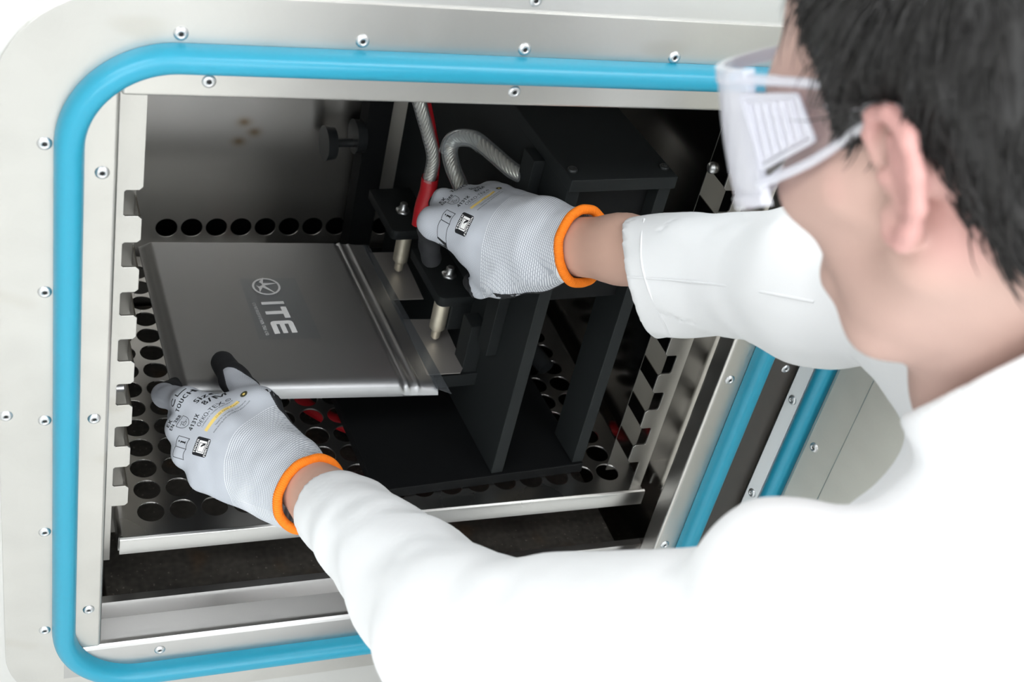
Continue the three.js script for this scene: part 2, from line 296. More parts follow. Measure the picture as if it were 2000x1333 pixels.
  for (let i = 0; i < 8; i++) teeth.push(0.1321 + pitch * i);         // lower edge of each tooth
  function upright(mirror) {
    const s = mirror ? -1 : 1, X = (x) => mirror ? 0.668 - x : x;      // x measured from the wall side
    const yb = mirror ? 0.080 : 0.048, front = [[0.002, yb], [0.0155, yb], [0.0155, teeth[0]]];
    for (let i = 0; i < 8; i++) { const y = teeth[i], t = i === 7 ? 0.682 : y + 0.0285, r = 0.003; front.push([0.032 - r, y], [0.032, y + r], [0.032, t - r], [0.032 - r, t]); if (i < 7) front.push([0.0155 + 0.002, t], [0.0155, t + 0.002], [0.0155, teeth[i + 1] - 0.002], [0.0175, teeth[i + 1]]); }
    front.push([0.002, 0.682]);
    let pts = front.map(([x, y]) => [X(x), y]); if (mirror) pts.reverse();
    const f = extrude(pts, 0.0016, 0.0004); f.translate(0, 0, -0.0822);
    const list = [boxUV(f)], fl = [];
    for (let i = 0; i < 8; i++) {                                     // side flange behind each tooth
      const y = teeth[i] + 0.003, t = (i === 7 ? 0.682 : teeth[i] + 0.0255), a = X(0.0306), b = X(0.032);
      fl.push(bx(Math.min(a, b), Math.max(a, b), y, t, -0.121, -0.081, 0.0003));
    }
    const c0 = X(0.0), c1 = X(0.032);
    list.fl = fl; list.rear = bx(Math.min(c0, c1), Math.max(c0, c1), yb, 0.682, -0.1226, -0.121, 0.0003);
    return list;
  }
  for (const [m, l] of [[false, 'notched steel ladder upright at the left side'], [true, 'notched steel ladder upright at the right side']]) { const u = upright(m), rear = u.rear, fl = u.fl; const o = part(chamber, 'shelf_upright', u, M.frame, l); part(o, 'rear_leg', rear, M.legs); fl.forEach((g) => part(o, 'tooth_flange', g, M.flange)); }
  const bolt = cyl(V(-0.012, 0.278, -0.105), V(0.026, 0.278, -0.105), 0.0042); part(chamber, 'bolt', [bolt], M.rivet);
  { const b2 = lathe([[0, 0.006], [0.003, 0.0055], [0.0058, 0.004], [0.0068, 0.001], [0.0068, 0]], 20); b2.rotateZ(Math.PI / 2); b2.translate(0.6358, 0.541, -0.113); part(chamber, 'bolt', [b2], M.rivet); }
  // ------------------------------ the open door, hinged at the right
  const ang = -78 * Math.PI / 180, DW = 0.84;
  const slab = bx(0.0, DW, -0.10, 0.765, -0.07, 0, 0.004);
  const door = local(chamber, 'door', slab, M.cabinet, [0.760 - off.x, 0 - off.y, 0.004 - off.z], 'open chamber door seen from its inner side'); door.rotation.y = ang;
  local(door, 'edge_strip', bx(0.001, 0.0205, -0.095, 0.76, 0, 0.006, 0.001), M.white, [0, 0, 0], 'white strip along the hinge edge');
  const dsec = []; for (let i = 0; i <= 14; i++) { const t = Math.PI * (1 - i / 14); dsec.push([0.0122 * Math.cos(t), 0.0005 + 0.014 * Math.sin(t)]); }
  local(door, 'door_gasket', sweepFlat(roundRect(0.034, 0.775, -0.049, 0.7085, 0.08, 18), dsec), M.gasket);
  const dp = extrude(roundRect(0.055, 0.752, -0.028, 0.688, 0.06), 0.006, 0.003); local(door, 'door_panel', boxUV(dp), M.door, [0, 0, 0]);
  const dp2 = extrude(roundRect(0.102, 0.705, 0.02, 0.64, 0.03), 0.0018, 0.0025); local(door, 'door_panel', boxUV(dp2), M.door, [0, 0, 0.009], 'raised middle field of the door panel');
  for (const [x, y, z] of [[0.011, 0.31, 0.006], [0.011, 0.16, 0.006], [0.011, 0.46, 0.006], [0.066, 0.285, 0.009], [0.066, 0.10, 0.009], [0.066, 0.5, 0.009]]) { const r = local(door, 'rivet', rv, M.rivet, [x, y, z]); }
}

// ------------------------------------------------------------------ the perforated shelf
{
  const Y = 0.09, X0 = 0.0235, X1 = 0.669, Z0 = -0.600, Z1 = -0.069, r = 0.004;
  const t = thing('perforated_shelf', 'stainless steel shelf punched with rows of round holes', 'shelf', V((X0 + X1) / 2, Y, (Z0 + Z1) / 2));
  const holes = [];
  for (let i = 0; i < 17; i++) for (let j = 0; j < 14; j++) { const p = new THREE.Path(); p.absarc(0.0620 + 0.0355 * i, 0.1078 + 0.03503 * j, 0.0152, 0, Math.PI * 2, true); holes.push(p); }
  const s = new THREE.Shape([[X0 + r, -Z1 + r], [X1 - r, -Z1 + r], [X1 - r, -Z0], [X0 + r, -Z0]].map((p) => new THREE.Vector2(...p))); s.holes = holes;
  const g = new THREE.ExtrudeGeometry(s, { depth: 0.0016, bevelEnabled: true, bevelSize: 0.0003, bevelThickness: 0.0003, bevelSegments: 1, curveSegments: 14 }); g.rotateX(-Math.PI / 2); g.translate(0, Y - 0.0019, 0);
  part(t, 'perforated_plate', g, M.shelf);
  const arc = (dx) => { // profile of a bent flange: [outward, down]
    const o = []; for (let i = 0; i <= 6; i++) { const a = Math.PI / 2 * i / 6; o.push([-r + r * Math.sin(a), -r + r * Math.cos(a)]); } o.push([0, -0.023], [-0.0016, -0.023], [-0.0016, -r]); for (let i = 6; i >= 0; i--) { const a = Math.PI / 2 * i / 6; o.push([-r + (r - 0.0016) * Math.sin(a), -r + (r - 0.0016) * Math.cos(a)]); } return o; };
  const ff = extrude(arc(), X1 - X0 - 0.002, 0); ff.rotateY(-Math.PI / 2); ff.translate(X1 - 0.001, Y, Z1);       // x -> z, z -> -x
  { const p = ff.attributes.position; /* outward is +z */ }
  part(t, 'front_flange', toCreasedNormals(ff, 0.6), M.shelf);
  const fl = extrude(arc(), Z1 - Z0 - 0.03, 0); fl.scale(1, 0.8, 1); fl.translate(0, Y, Z0); fl.translate(X1, 0, 0); part(t, 'side_flange', toCreasedNormals(fl, 0.6), M.shelf);
  const f2 = extrude(arc(), Z1 - Z0 - 0.006, 0); f2.rotateY(Math.PI); f2.translate(X0, Y, Z1 - 0.006); part(t, 'side_flange', toCreasedNormals(f2, 0.6), M.shelf);
}

// ------------------------------------------------------------------ the test fixture
const TURN = 3.65 * Math.PI / 180;
const fixture = thing('test_fixture', 'black plastic test fixture with tall side panels and clamp blocks', 'test fixture', V(0.318, 0.0905, -0.094), null, TURN);
const toFix = (x, y, z) => { const dx = x - 0.318, dz = z + 0.094, c = Math.cos(TURN), s = Math.sin(TURN); return [c * dx - s * dz, y - 0.0905, s * dx + c * dz]; };
{
  const F = fixture, at = (name, g, m, label) => local(F, name, g, m, null, label);
  at('base_plate', bx(0, 0.277, 0, 0.0145, -0.49, 0, 0.0015), M.black);
  at('side_panel', bx(0.150, 0.1655, 0.0145, 0.425, -0.45, -0.004, 0.0012), M.acetal);
  at('side_panel', bx(0.262, 0.2775, 0.0145, 0.425, -0.060, -0.004, 0.0012), M.acetal);
  const top = at('top_plate', bx(0.149, 0.2785, 0.425, 0.440, -0.45, 0.001, 0.0012), M.acetal);
  for (const [x, z] of [[0.158, -0.018], [0.270, -0.018], [0.158, -0.25], [0.27, -0.25]]) { const g = lathe([[0, 0.002], [0.002, 0.002], [0.0022, 0.0035], [0.0046, 0.0032], [0.0055, 0.0022], [0.0055, 0]], 18); local(F, 'screw', g, M.knob, [x, 0.440, z]); }
  at('cross_panel', bx(0.1655, 0.262, 0.265, 0.425, -0.035, -0.022, 0.001), M.black);
  at('side_panel', bx(0.262, 0.2775, 0.30, 0.425, -0.45, -0.060, 0.001), M.acetal, 'upper rear side panel');
  at('support_bar', bx(0.088, 0.222, 0.080, 0.099, -0.108, -0.096, 0.001), M.acetal);
  at('rail', bx(0.136, 0.150, 0.155, 0.425, -0.090, -0.062, 0.001), M.acetal);
  at('rail', bx(0.130, 0.150, 0.085, 0.170, -0.128, -0.100, 0.001), M.acetal);
  // a clamp block: [x0, x1, z0, z1] in the fixture's axes, top at y
  function clamp_block(x0, x1, z0, z1, y, label, inset) {
    const o = []; const r = 0.008;
    for (const [cx, cz, a] of [[x1 - 0.001, z1 - 0.001, 0], [x0 + r, z1 - r, 90], [x0 + 0.001, z0 + 0.001, 180], [x1 - 0.001, z0 + 0.001, 270]]) { const q = a === 90 ? r : 0.001; for (let i = 0; i <= 6; i++) { const t = (a + 15 * i) * Math.PI / 180; o.push([cx + q * Math.cos(t), cz + q * Math.sin(t)]); } }
    const g = extrude(o.map(([x, z]) => [x, -z]).reverse(), 0.012, 0.0008); g.rotateX(-Math.PI / 2); g.translate(0, y - 0.0128, 0);
    const b = at('clamp_block', toCreasedNormals(boxUV(g), 0.5), M.acetal, label);
    const pinX = x0 + inset, pinZ = z1 - 0.010;
    const pg = lathe([[0, -0.058], [0.0035, -0.0575], [0.0055, -0.055], [0.0060, -0.044], [0.0072, -0.043], [0.0098, -0.040], [0.0100, -0.030], [0.0092, -0.029], [0.0100, -0.028], [0.0100, -0.019], [0.0094, -0.018], [0.0100, -0.017], [0.0100, 0]], 28);
    local(b, 'contact_pin', pg, M.gold, [pinX, y - 0.0125, pinZ], 'brass and nickel plated contact pin');
    const hd = lathe([[0, 0.013], [0.0045, 0.013], [0.0052, 0.012], [0.0052, 0.004], [0.0095, 0.0035], [0.0100, 0.0005], [0.0100, 0]], 6); local(b, 'terminal_nut', hd, M.rivet, [x0 + 0.028, y, z1 - 0.045]);
    return b;
  }
  const [ax0, , az1] = toFix(0.392, 0, -0.392), [bx0, , bz1] = toFix(0.413, 0, -0.248);
  clamp_block(ax0, 0.150, az1 - 0.10, az1, 0.180, 'rear clamp block under the red cable end', 0.021);
  const B = clamp_block(bx0, 0.150, bz1 - 0.105, bz1, 0.180, 'front clamp block below the right hand', 0.009);
  local(B, 'pin_guard', bx(bx0 + 0.018, bx0 + 0.052, 0.128, 0.168, bz1 - 0.03, bz1 - 0.001, 0.002), M.acetal);
  // wing knob with its spindle
  function knobScrew(x, y, z, len) {
    const k = at('wing_screw', (() => { const g = cyl(V(x, y, z), V(x + len, y, z), 0.006, 0.006, 18); return g; })(), M.knob);
    local(k, 'wing', (() => { const a = bx(x - 0.006, x + 0.004, y - 0.019, y + 0.019, z - 0.005, z + 0.005, 0.003); a.translate(-x, -y, -z); a.rotateX(0.5); a.translate(x, y, z); return a; })(), M.knob);
    return k;
  }
  knobScrew(bx0 + 0.062, 0.146, bz1 + 0.004, 0.030);
  // rear post with clamping knobs
  const [px, , pz] = toFix(0.405, 0, -0.56);
  at('rear_post', bx(px - 0.016, px + 0.018, 0.0145, 0.46, pz - 0.03, pz, 0.001), M.black);
  for (const [dy, dx] of [[0.215, -0.012], [0.205, -0.052]]) { const g = cyl(V(px - 0.016 + dx, dy, pz - 0.012), V(px - 0.016 + dx + 0.014, dy, pz - 0.012), 0.024, 0.022, 20); const k = at('clamp_knob', g, M.knob); local(k, 'spindle', cyl(V(px - 0.016 + dx + 0.014, dy, pz - 0.012), V(px - 0.014, dy, pz - 0.012), 0.006), M.knob); }
  const rb = at('cable_clip', new THREE.TorusGeometry(0.006, 0.0008, 8, 20), M.rivet); rb.position.set(bx0 + 0.048, 0.187, bz1 - 0.02); rb.rotation.y = 0.6;
  const bl = at('cable_collar', (() => { const g = cyl(V(0, 0, 0), V(0.012, 0, 0), 0.006); return g; })(), M.blue); bl.position.set(bx0 + 0.046, 0.186, bz1 - 0.03);
}

// ------------------------------------------------------------------ cables
function twisted(path, r, n, turns, name, root) {       // bundle of strands laid round the path
  const c = new THREE.CatmullRomCurve3(path), N = 90, fr = c.computeFrenetFrames(N, false), out = [];
  for (let k = 0; k < n; k++) { const pts = []; for (let i = 0; i <= N; i++) { const p = c.getPoint(i / N), a = 2 * Math.PI * (k / n + turns * i / N); pts.push(p.addScaledVector(fr.normals[i], r * 0.62 * Math.cos(a)).addScaledVector(fr.binormals[i], r * 0.62 * Math.sin(a))); } out.push(tube(pts, r * 0.34, 110, 6)); }
  return part(root, name, out, M.copper, 'twisted bare metal conductor');
}
{
  const p1 = [P(806, 150, 1.50), P(822, 212, 1.53), P(836, 262, 1.57), P(846, 310, 1.60), P(838, 352, 1.62)];
  const t1 = thing('sheathed_cable', 'clear sheathed braided cable running down into a red end sleeve', 'cable', p1[4].clone());
  twisted(p1, 0.0070, 6, 4.2, 'conductor', t1);
  part(t1, 'sheath', [tube(p1, 0.0082, 60, 16)], M.sheath);
  const e1 = [P(840, 346, 1.62), P(836, 372, 1.632), P(826, 405, 1.645), P(820, 440, 1.655)];
  part(t1, 'end_sleeve', [tube(e1, 0.0103, 30, 18)], M.red, 'red heat shrink end sleeve');
  const w = [P(838, 200, 1.56), P(848, 250, 1.60), P(856, 300, 1.625), P(853, 350, 1.64), P(842, 410, 1.66)];
  const t2 = thing('thin_wire', 'thin red wire hanging beside the clear sheathed cable', 'wire', w[4].clone()); part(t2, 'conductor', [tube(w, 0.0024, 50, 10)], M.red);
  const p2 = [P(925, 440, 1.56), P(903, 372, 1.58), P(884, 325, 1.58), P(879, 290, 1.57), P(893, 270, 1.56), P(925, 272, 1.54), P(965, 302, 1.51), P(1003, 334, 1.485), P(1036, 350, 1.475)];
  const t3 = thing('sheathed_cable', 'clear sheathed braided cable looping over behind the right glove', 'cable', p2[8].clone());
  twisted(p2, 0.0076, 6, 6.5, 'conductor', t3);
  part(t3, 'sheath', [tube(p2, 0.0098, 90, 16)], M.sheath);
  part(t3, 'sheath', [tube([P(873, 300, 1.577), P(881, 279, 1.572), P(895, 270, 1.558), P(925, 272, 1.54), P(945, 286, 1.526)], 0.0106, 40, 16)], M.sheath, 'short overlapping outer sleeve');
  // under and behind the shelf plate
  const r = [V(0.24, 0.030, -0.55), V(0.262, 0.030, -0.45), V(0.29, 0.035, -0.335), V(0.37, 0.035, -0.265), V(0.50, 0.050, -0.21), V(0.60, 0.060, -0.205), V(0.66, 0.04, -0.24)];
  const t4 = thing('red_cable', 'red cable lying beneath the perforated shelf', 'cable', r[6].clone()); part(t4, 'jacket', [tube(r, 0.010, 80, 12)], M.red);
  const k = [V(0.20, 0.020, -0.40), V(0.23, 0.03, -0.27), V(0.275, 0.062, -0.175), V(0.315, 0.065, -0.155), V(0.40, 0.02, -0.12)];
  const t5 = thing('black_cable', 'black cable with printed jacket beneath the shelf beside the fixture base', 'cable', k[4].clone()); part(t5, 'jacket', [tube(k, 0.009, 60, 12)], M.knob);
  const h = [V(0.50, 0.150, -0.585), V(0.545, 0.150, -0.48), V(0.59, 0.118, -0.36), V(0.612, 0.104, -0.30)];
  const t6 = thing('black_hose', 'thick black hose on the shelf behind the fixture posts', 'hose', h[3].clone()); part(t6, 'jacket', [tube(h, 0.012, 40, 14)], M.knob);
}

// ------------------------------------------------------------------ the pouch cell
const pouchTop = 0.204;
{
  // corners on the pouch's own plane, seen from above: back-left, back-right, front-right, front-left
  const BL = [0.0865, -0.4786], BR = [0.3845, -0.4679], FR = [0.4018, -0.167], FL = [0.0917, -0.184];
  const Q = (u, v) => [mix(mix(BL[0], BR[0], u), mix(FL[0], FR[0], u), v), mix(mix(BL[1], BR[1], u), mix(FL[1], FR[1], u), v)];
  const t = thing('pouch_cell', 'flat silver grey pouch battery cell held over the perforated shelf', 'battery cell', V(0.245, pouchTop - 0.012, -0.33));
  const UW = 0.30, VW = 0.30, seam = 0.862;
  const H = (u, v) => {                              // height of the upper skin over the pouch's base plane
    const du = u * UW, dv = v * VW, de = (1 - v) * VW;
    let h = 0.0085;
    h *= sstep(0.0, 0.011, du) * 0.55 + 0.45 * sstep(0.009, 0.016, du);                 // rolled left edge with a crease
    h *= sstep(-0.004, 0.002, de); h *= 0.35 + 0.65 * sstep(0, 0.008, dv);
    const s = (u - seam) * UW;                       // right: step down to the seal flange with two ribs
    if (s > -0.006) { const f = sstep(-0.006, 0.002, s); let rim = 0.0018 + 0.0032 * Math.exp(-(((s - 0.004) / 0.0028) ** 2)) + 0.0016 * Math.exp(-(((s - 0.017) / 0.0022) ** 2)) + 0.0006 * noise(v * 6, s * 50, 2); rim *= 1 - 0.5 * sstep(0.02, 0.045, s); h = mix(h, rim * sstep(-0.002, 0.006, de), f); }
    h += 0.00016 * fbm(u * 2.5, v * 2.5, 1, 2);
    return h;
  };
  const N = 150, pos = [], uv = [], idx = [];
  for (const side of [1, 0]) for (let j = 0; j <= N; j++) for (let i = 0; i <= N; i++) {
    const e = (a) => 0.5 - 0.5 * Math.cos(Math.PI * a), u = mix(i / N, e(i / N), 0.6), v = mix(j / N, e(j / N), 0.6), [x, z] = Q(u, v), de = clamp(1 - (1 - v) * VW / 0.017), droop = -0.0105 * (1 - Math.sqrt(1 - de * de * 0.98)) - 0.004 * sstep(0.05, 0.0, u);
    pos.push(x, pouchTop - 0.0085 + droop + (side ? H(u, v) : -0.0012 - 0.003 * sstep(0, .05, u) * sstep(0, .05, 1 - v)), z); uv.push(u * 0.3, v * 0.3);
  }
  const L = (N + 1) * (N + 1);
  for (let j = 0; j < N; j++) for (let i = 0; i < N; i++) { const a = j * (N + 1) + i, b = a + 1, c = a + N + 1, d = c + 1; idx.push(a, c, b, b, c, d, a + L, b + L, c + L, b + L, d + L, c + L); }
  const rim = []; for (let i = 0; i <= N; i++) rim.push(i); for (let j = 1; j <= N; j++) rim.push(j * (N + 1) + N); for (let i = N - 1; i >= 0; i--) rim.push(N * (N + 1) + i); for (let j = N - 1; j > 0; j--) rim.push(j * (N + 1));
  rim.forEach((a, k) => { const b = rim[(k + 1) % rim.length]; idx.push(a, b, a + L, b, b + L, a + L); });
  const g = new THREE.BufferGeometry(); g.setAttribute('position', new THREE.Float32BufferAttribute(pos, 3)); g.setAttribute('uv', new THREE.Float32BufferAttribute(uv, 2)); g.setIndex(idx); g.computeVertexNormals();
  const foil = new THREE.MeshStandardMaterial({ color: new THREE.Color(0.50, 0.505, 0.52), metalness: 1, roughness: 0.47 });
  part(t, 'pouch', g, foil);
  // edge film beyond the seal at the front right corner
  const film = new THREE.MeshPhysicalMaterial({ color: new THREE.Color(0.55, 0.58, 0.61), transmission: 0.9, thickness: 0, roughness: 0.12, ior: 1.3 });
  const strip = (pts, th) => { const s = new THREE.Shape(pts.map(([x, z]) => new THREE.Vector2(x, -z))); const e = new THREE.ExtrudeGeometry(s, { depth: th, bevelEnabled: false }); e.rotateX(-Math.PI / 2); return e; };
  const fg = strip([Q(0.985, 0.0), Q(1.012, 0.0), Q(1.035, 1.035), Q(0.985, 1.0)], 0.0005); fg.translate(0, pouchTop - 0.0075, 0);
  part(t, 'edge_film', fg, film, 'clear film edge along the seal');
  for (const [pts, y] of [[[[0.393, -0.303], [0.4445, -0.300], [0.4445, -0.206], [0.436, -0.193], [0.393, -0.193]], 0.1962], [[[0.385, -0.450], [0.431, -0.450], [0.4315, -0.344], [0.385, -0.344]], 0.1962]]) { const e = strip(pts, 0.0007); e.translate(0, y, 0); part(t, 'electrode_tab', e, M.tabMetal, 'flat grey metal electrode tab'); }
  // clear sticker with the white print
  const c = document.createElement('canvas'); c.width = 1024; c.height = 1024; const k = c.getContext('2d');
  const decal = (name, quad, draw, mat, y, label) => {
    // quad: four pouch-plane points (print's top-left, top-right, bottom-right, bottom-left)
    const p = [], q = [], ix = [], n = 10;
    for (let j = 0; j <= n; j++) for (let i = 0; i <= n; i++) { const a = i / n, b = j / n; p.push(mix(mix(quad[0][0], quad[1][0], a), mix(quad[3][0], quad[2][0], a), b), y, mix(mix(quad[0][1], quad[1][1], a), mix(quad[3][1], quad[2][1], a), b)); q.push(a, 1 - b); }
    for (let j = 0; j < n; j++) for (let i = 0; i < n; i++) { const a = j * (n + 1) + i; ix.push(a, a + n + 1, a + 1, a + 1, a + n + 1, a + n + 2); }
    const e = new THREE.BufferGeometry(); e.setAttribute('position', new THREE.Float32BufferAttribute(p, 3)); e.setAttribute('uv', new THREE.Float32BufferAttribute(q, 2)); e.setIndex(ix); e.computeVertexNormals();
    return part(t, name, e, mat, label);
  };
  // print canvas: reading to the right, 1024 px = 0.124 m along, 0.124 m across
  k.clearRect(0, 0, 1024, 1024); k.fillStyle = '#fff'; k.strokeStyle = '#fff';
  const pr = new THREE.CanvasTexture(c); pr.colorSpace = THREE.SRGBColorSpace;
  { // emblem: ring with a dart-shaped star
    k.lineWidth = 20; k.beginPath(); k.ellipse(150, 480, 118, 118, 0, 0, 7); k.stroke();
    const poly = (pts) => { k.beginPath(); pts.forEach(([x, y], i) => i ? k.lineTo(x, y) : k.moveTo(x, y)); k.closePath(); k.fill(); };
    const em = ([a, b]) => [150 + (b - 400) / 92 * 118, 480 - (a - 275) / 130 * 118];
    poly([[285, 290], [258, 358], [415, 370], [262, 388], [357, 500], [235, 408], [185, 464], [195, 416], [179, 376], [205, 394], [240, 380], [238, 360], [218, 344]].map(em));
    // letters I T E
    const top = 388, bot = 592;
    poly([[372, top], [412, top], [412, bot], [372, bot]].map(([x, y]) => [x + (bot - y) * 0.06, y]));
    poly([[452, top], [616, top], [616, top + 52], [556, top + 52], [556, bot], [510, bot], [510, top + 52], [452, top + 52]].map(([x, y]) => [x + (bot - y) * 0.06, y]));
    k.beginPath(); k.moveTo(842, top); k.lineTo(710, top); k.quadraticCurveTo(664, top, 662, top + 46); k.lineTo(656, bot - 42); k.quadraticCurveTo(656, bot, 698, bot); k.lineTo(836, bot); k.lineTo(836, bot - 50); k.lineTo(704, bot - 50); k.lineTo(704, 515); k.lineTo(836, 515); k.lineTo(838, 470); k.lineTo(708, 470); k.lineTo(710, top + 50); k.lineTo(842, top + 50); k.closePath(); k.fill();
    k.font = '40px sans-serif'; const s = 'CENTROTECNOLÓGICO'; let x = 372; for (const ch of s) { k.fillText(ch, x, 672); x += 468 / s.length; }
  }
  const pm = new THREE.MeshStandardMaterial({ map: pr, color: 0xffffff, transparent: true, roughness: 0.5 });
  // the print reads towards the front; its upper side lies to the right
  const pl = (px, py) => { const r = P(px, py, 1).sub(CAM), s = (pouchTop + 0.0006 - CAM.y) / r.y; return [CAM.x + r.x * s, CAM.z + r.z * s]; };
  const a = pl(520, 560), b = pl(556, 639);         // centre of the emblem, centre of the letter E
  const dx = (b[0] - a[0]) / 600, dz = (b[1] - a[1]) / 600; // metres per canvas pixel along the line
  const nx = -(-dz), nz = -dx;                      // upward direction of the print
  const at = (x, y) => [a[0] + dx * (x - 150) + nx * (480 - y) , a[1] + dz * (x - 150) + nz * (480 - y)];
  const st = new THREE.MeshPhysicalMaterial({ color: new THREE.Color(0.97, 0.98, 0.99), transmission: 1, thickness: 0, roughness: 0.02, ior: 1.06 });
  const sq = [pl(468, 545), pl(576, 543), pl(628, 661), pl(507, 663)];
  const sg = strip(sq, 0.0002); sg.translate(0, pouchTop + 0.0002, 0); part(t, 'sticker', sg, st, 'clear rectangular sticker');
  decal('printed_logo', [at(0, 0), at(1024, 0), at(1024, 1024), at(0, 1024)], null, pm, pouchTop + 0.0007, 'white printed emblem and letters ITE');
}

// ------------------------------------------------------------------ the person
const person = thing('person', 'dark haired person in white lab coat, clear goggles and grey gloves reaching into the chamber', 'person', V(0.60, FLOOR, 0.74));
const HF = V(-0.197, -0.541, -0.818).normalize(), HU = V(-0.212, 0.838, -0.503).normalize(), HL = new THREE.Vector3().crossVectors(HU, HF), HC = V(0.353, 0.933, 0.507);
const head = (f, u, l) => HC.clone().addScaledVector(HF, f).addScaledVector(HU, u).addScaledVector(HL, l);
const inHead = (x, y, z) => { const a = x - HC.x, b = y - HC.y, c = z - HC.z; return [a * HF.x + b * HF.y + c * HF.z, a * HU.x + b * HU.y + c * HU.z, a * HL.x + b * HL.y + c * HL.z]; };
const ell = (f, u, l, cf, cu, cl, rf, ru, rl) => { const a = (f - cf) / rf, b = (u - cu) / ru, c = (l - cl) / rl, k0 = Math.hypot(a, b, c), k1 = Math.hypot(a / rf, b / ru, c / rl); return k1 < 1e-9 ? -Math.min(rf, ru, rl) : k0 * (k0 - 1) / k1; };
const NECK = P(2000, 740, 0.775);
const hcap = (a, b, ra, rb) => { const A = V(...a), B = V(...b), c = cap(A, B, ra, rb); return c; };
const skull = (f, u, l) => ell(f, u, l, -0.012, 0.045, 0, 0.098, 0.090, 0.077);
const facePrims = [hcap([0.066, 0.052, 0.030], [0.056, 0.088, 0.026], 0.021, 0.022), hcap([0.066, 0.055, 0.0], [0.060, 0.090, 0.0], 0.024, 0.022), hcap([-0.005, -0.042, 0.052], [0.062, -0.088, 0.014], 0.018, 0.016), hcap([0.085, 0.040, 0.012], [0.070, 0.042, 0.045], 0.014, 0.014), hcap([0.066, -0.008, 0.048], [0.03, -0.004, 0.062], 0.018, 0.014), hcap([0.088, -0.066, 0.0], [0.086, -0.064, 0.016], 0.013, 0.010), hcap([0.067, -0.092, 0.0], [0.063, -0.091, 0.012], 0.018, 0.015)];
const noseA = hcap([0.094, 0.026, 0], [0.110, -0.026, 0], 0.009, 0.0125), noseB = hcap([0.100, -0.031, 0], [0.098, -0.032, 0.012], 0.010, 0.007);
// ear, at the left side; the right one mirrors it
const EAR = [[0.010, 0.008, 0.073], [0.010, 0.024, 0.077], [0.001, 0.035, 0.083], [-0.014, 0.036, 0.089], [-0.027, 0.025, 0.094], [-0.030, 0.006, 0.095], [-0.025, -0.012, 0.091], [-0.013, -0.025, 0.084], [-0.003, -0.033, 0.078], [0.005, -0.030, 0.075], [0.007, -0.020, 0.073]];
const earRim = EAR.slice(1).map((b, i) => hcap(EAR[i], b, i > 6 ? 0.0062 : 0.0048, i > 6 ? 0.0066 : 0.0048));
const earFill = [hcap([-0.016, 0.022, 0.084], [-0.010, -0.018, 0.079], 0.0042, 0.0042), hcap([-0.022, 0.018, 0.087], [-0.020, -0.006, 0.087], 0.0042, 0.0042), hcap([-0.006, 0.022, 0.079], [-0.002, -0.018, 0.075], 0.0045, 0.005), hcap([-0.012, 0.012, 0.080], [-0.016, -0.005, 0.082], 0.006, 0.006), hcap([-0.020, 0.0, 0.066], [-0.020, 0.0, 0.084], 0.014, 0.006), hcap([0.006, -0.006, 0.072], [0.004, 0.002, 0.079], 0.005, 0.004)];
function ear(f, u, l) { let d = 1; for (const c of earRim) d = smin(d, c(f, u, l), 0.003); for (const c of earFill) d = smin(d, c(f, u, l), 0.005); return d; }
const neckCap = cap(head(-0.028, -0.030, 0), NECK, 0.054, 0.057), neckLow = cap(NECK, P(2040, 900, 0.86), 0.057, 0.068);
function headField(x, y, z) {
  const [f, u, l0] = inHead(x, y, z), l = Math.abs(l0);
  let d = skull(f, u, l);
  d = smin(d, ell(f, u, l, 0.038, -0.022, 0, 0.056, 0.078, 0.057), 0.03);
  for (const c of facePrims) d = smin(d, c(f, u, l), 0.022);
  d = smin(d, noseA(f, u, l), 0.010); d = smin(d, noseB(f, u, l), 0.008);
  d = smax(d, -(Math.hypot(f - 0.100, u - 0.018, l - 0.032) - 0.015), 0.012);               // eye sockets
  d = smin(d, Math.hypot(f - 0.080, u - 0.016, l - 0.031) - 0.0125, 0.004);                  // lids over the eyes
  d = smin(d, Math.hypot((f - 0.097) * 1.2, (u + 0.060) * 2.2, l * 0.7) - 0.012, 0.004); d = smin(d, Math.hypot((f - 0.095) * 1.2, (u + 0.073) * 2.2, l * 0.8) - 0.011, 0.003);   // lips
  if (l > 0.05 && Math.abs(u) < 0.06) d = smin(d, ear((f + 0.013) / 0.95, (u - 0.002) / 0.89, l), 0.005);
  d = smin(d, Math.min(1, neckCap(x, y, z)), 0.03); d = smin(d, neckLow(x, y, z), 0.03);
  return d;
}
const SKIN = [0.50, 0.335, 0.285];
const skin = new THREE.MeshPhysicalMaterial({ vertexColors: true, roughness: 0.55, sheen: 0.15, sheenRoughness: 0.5 });
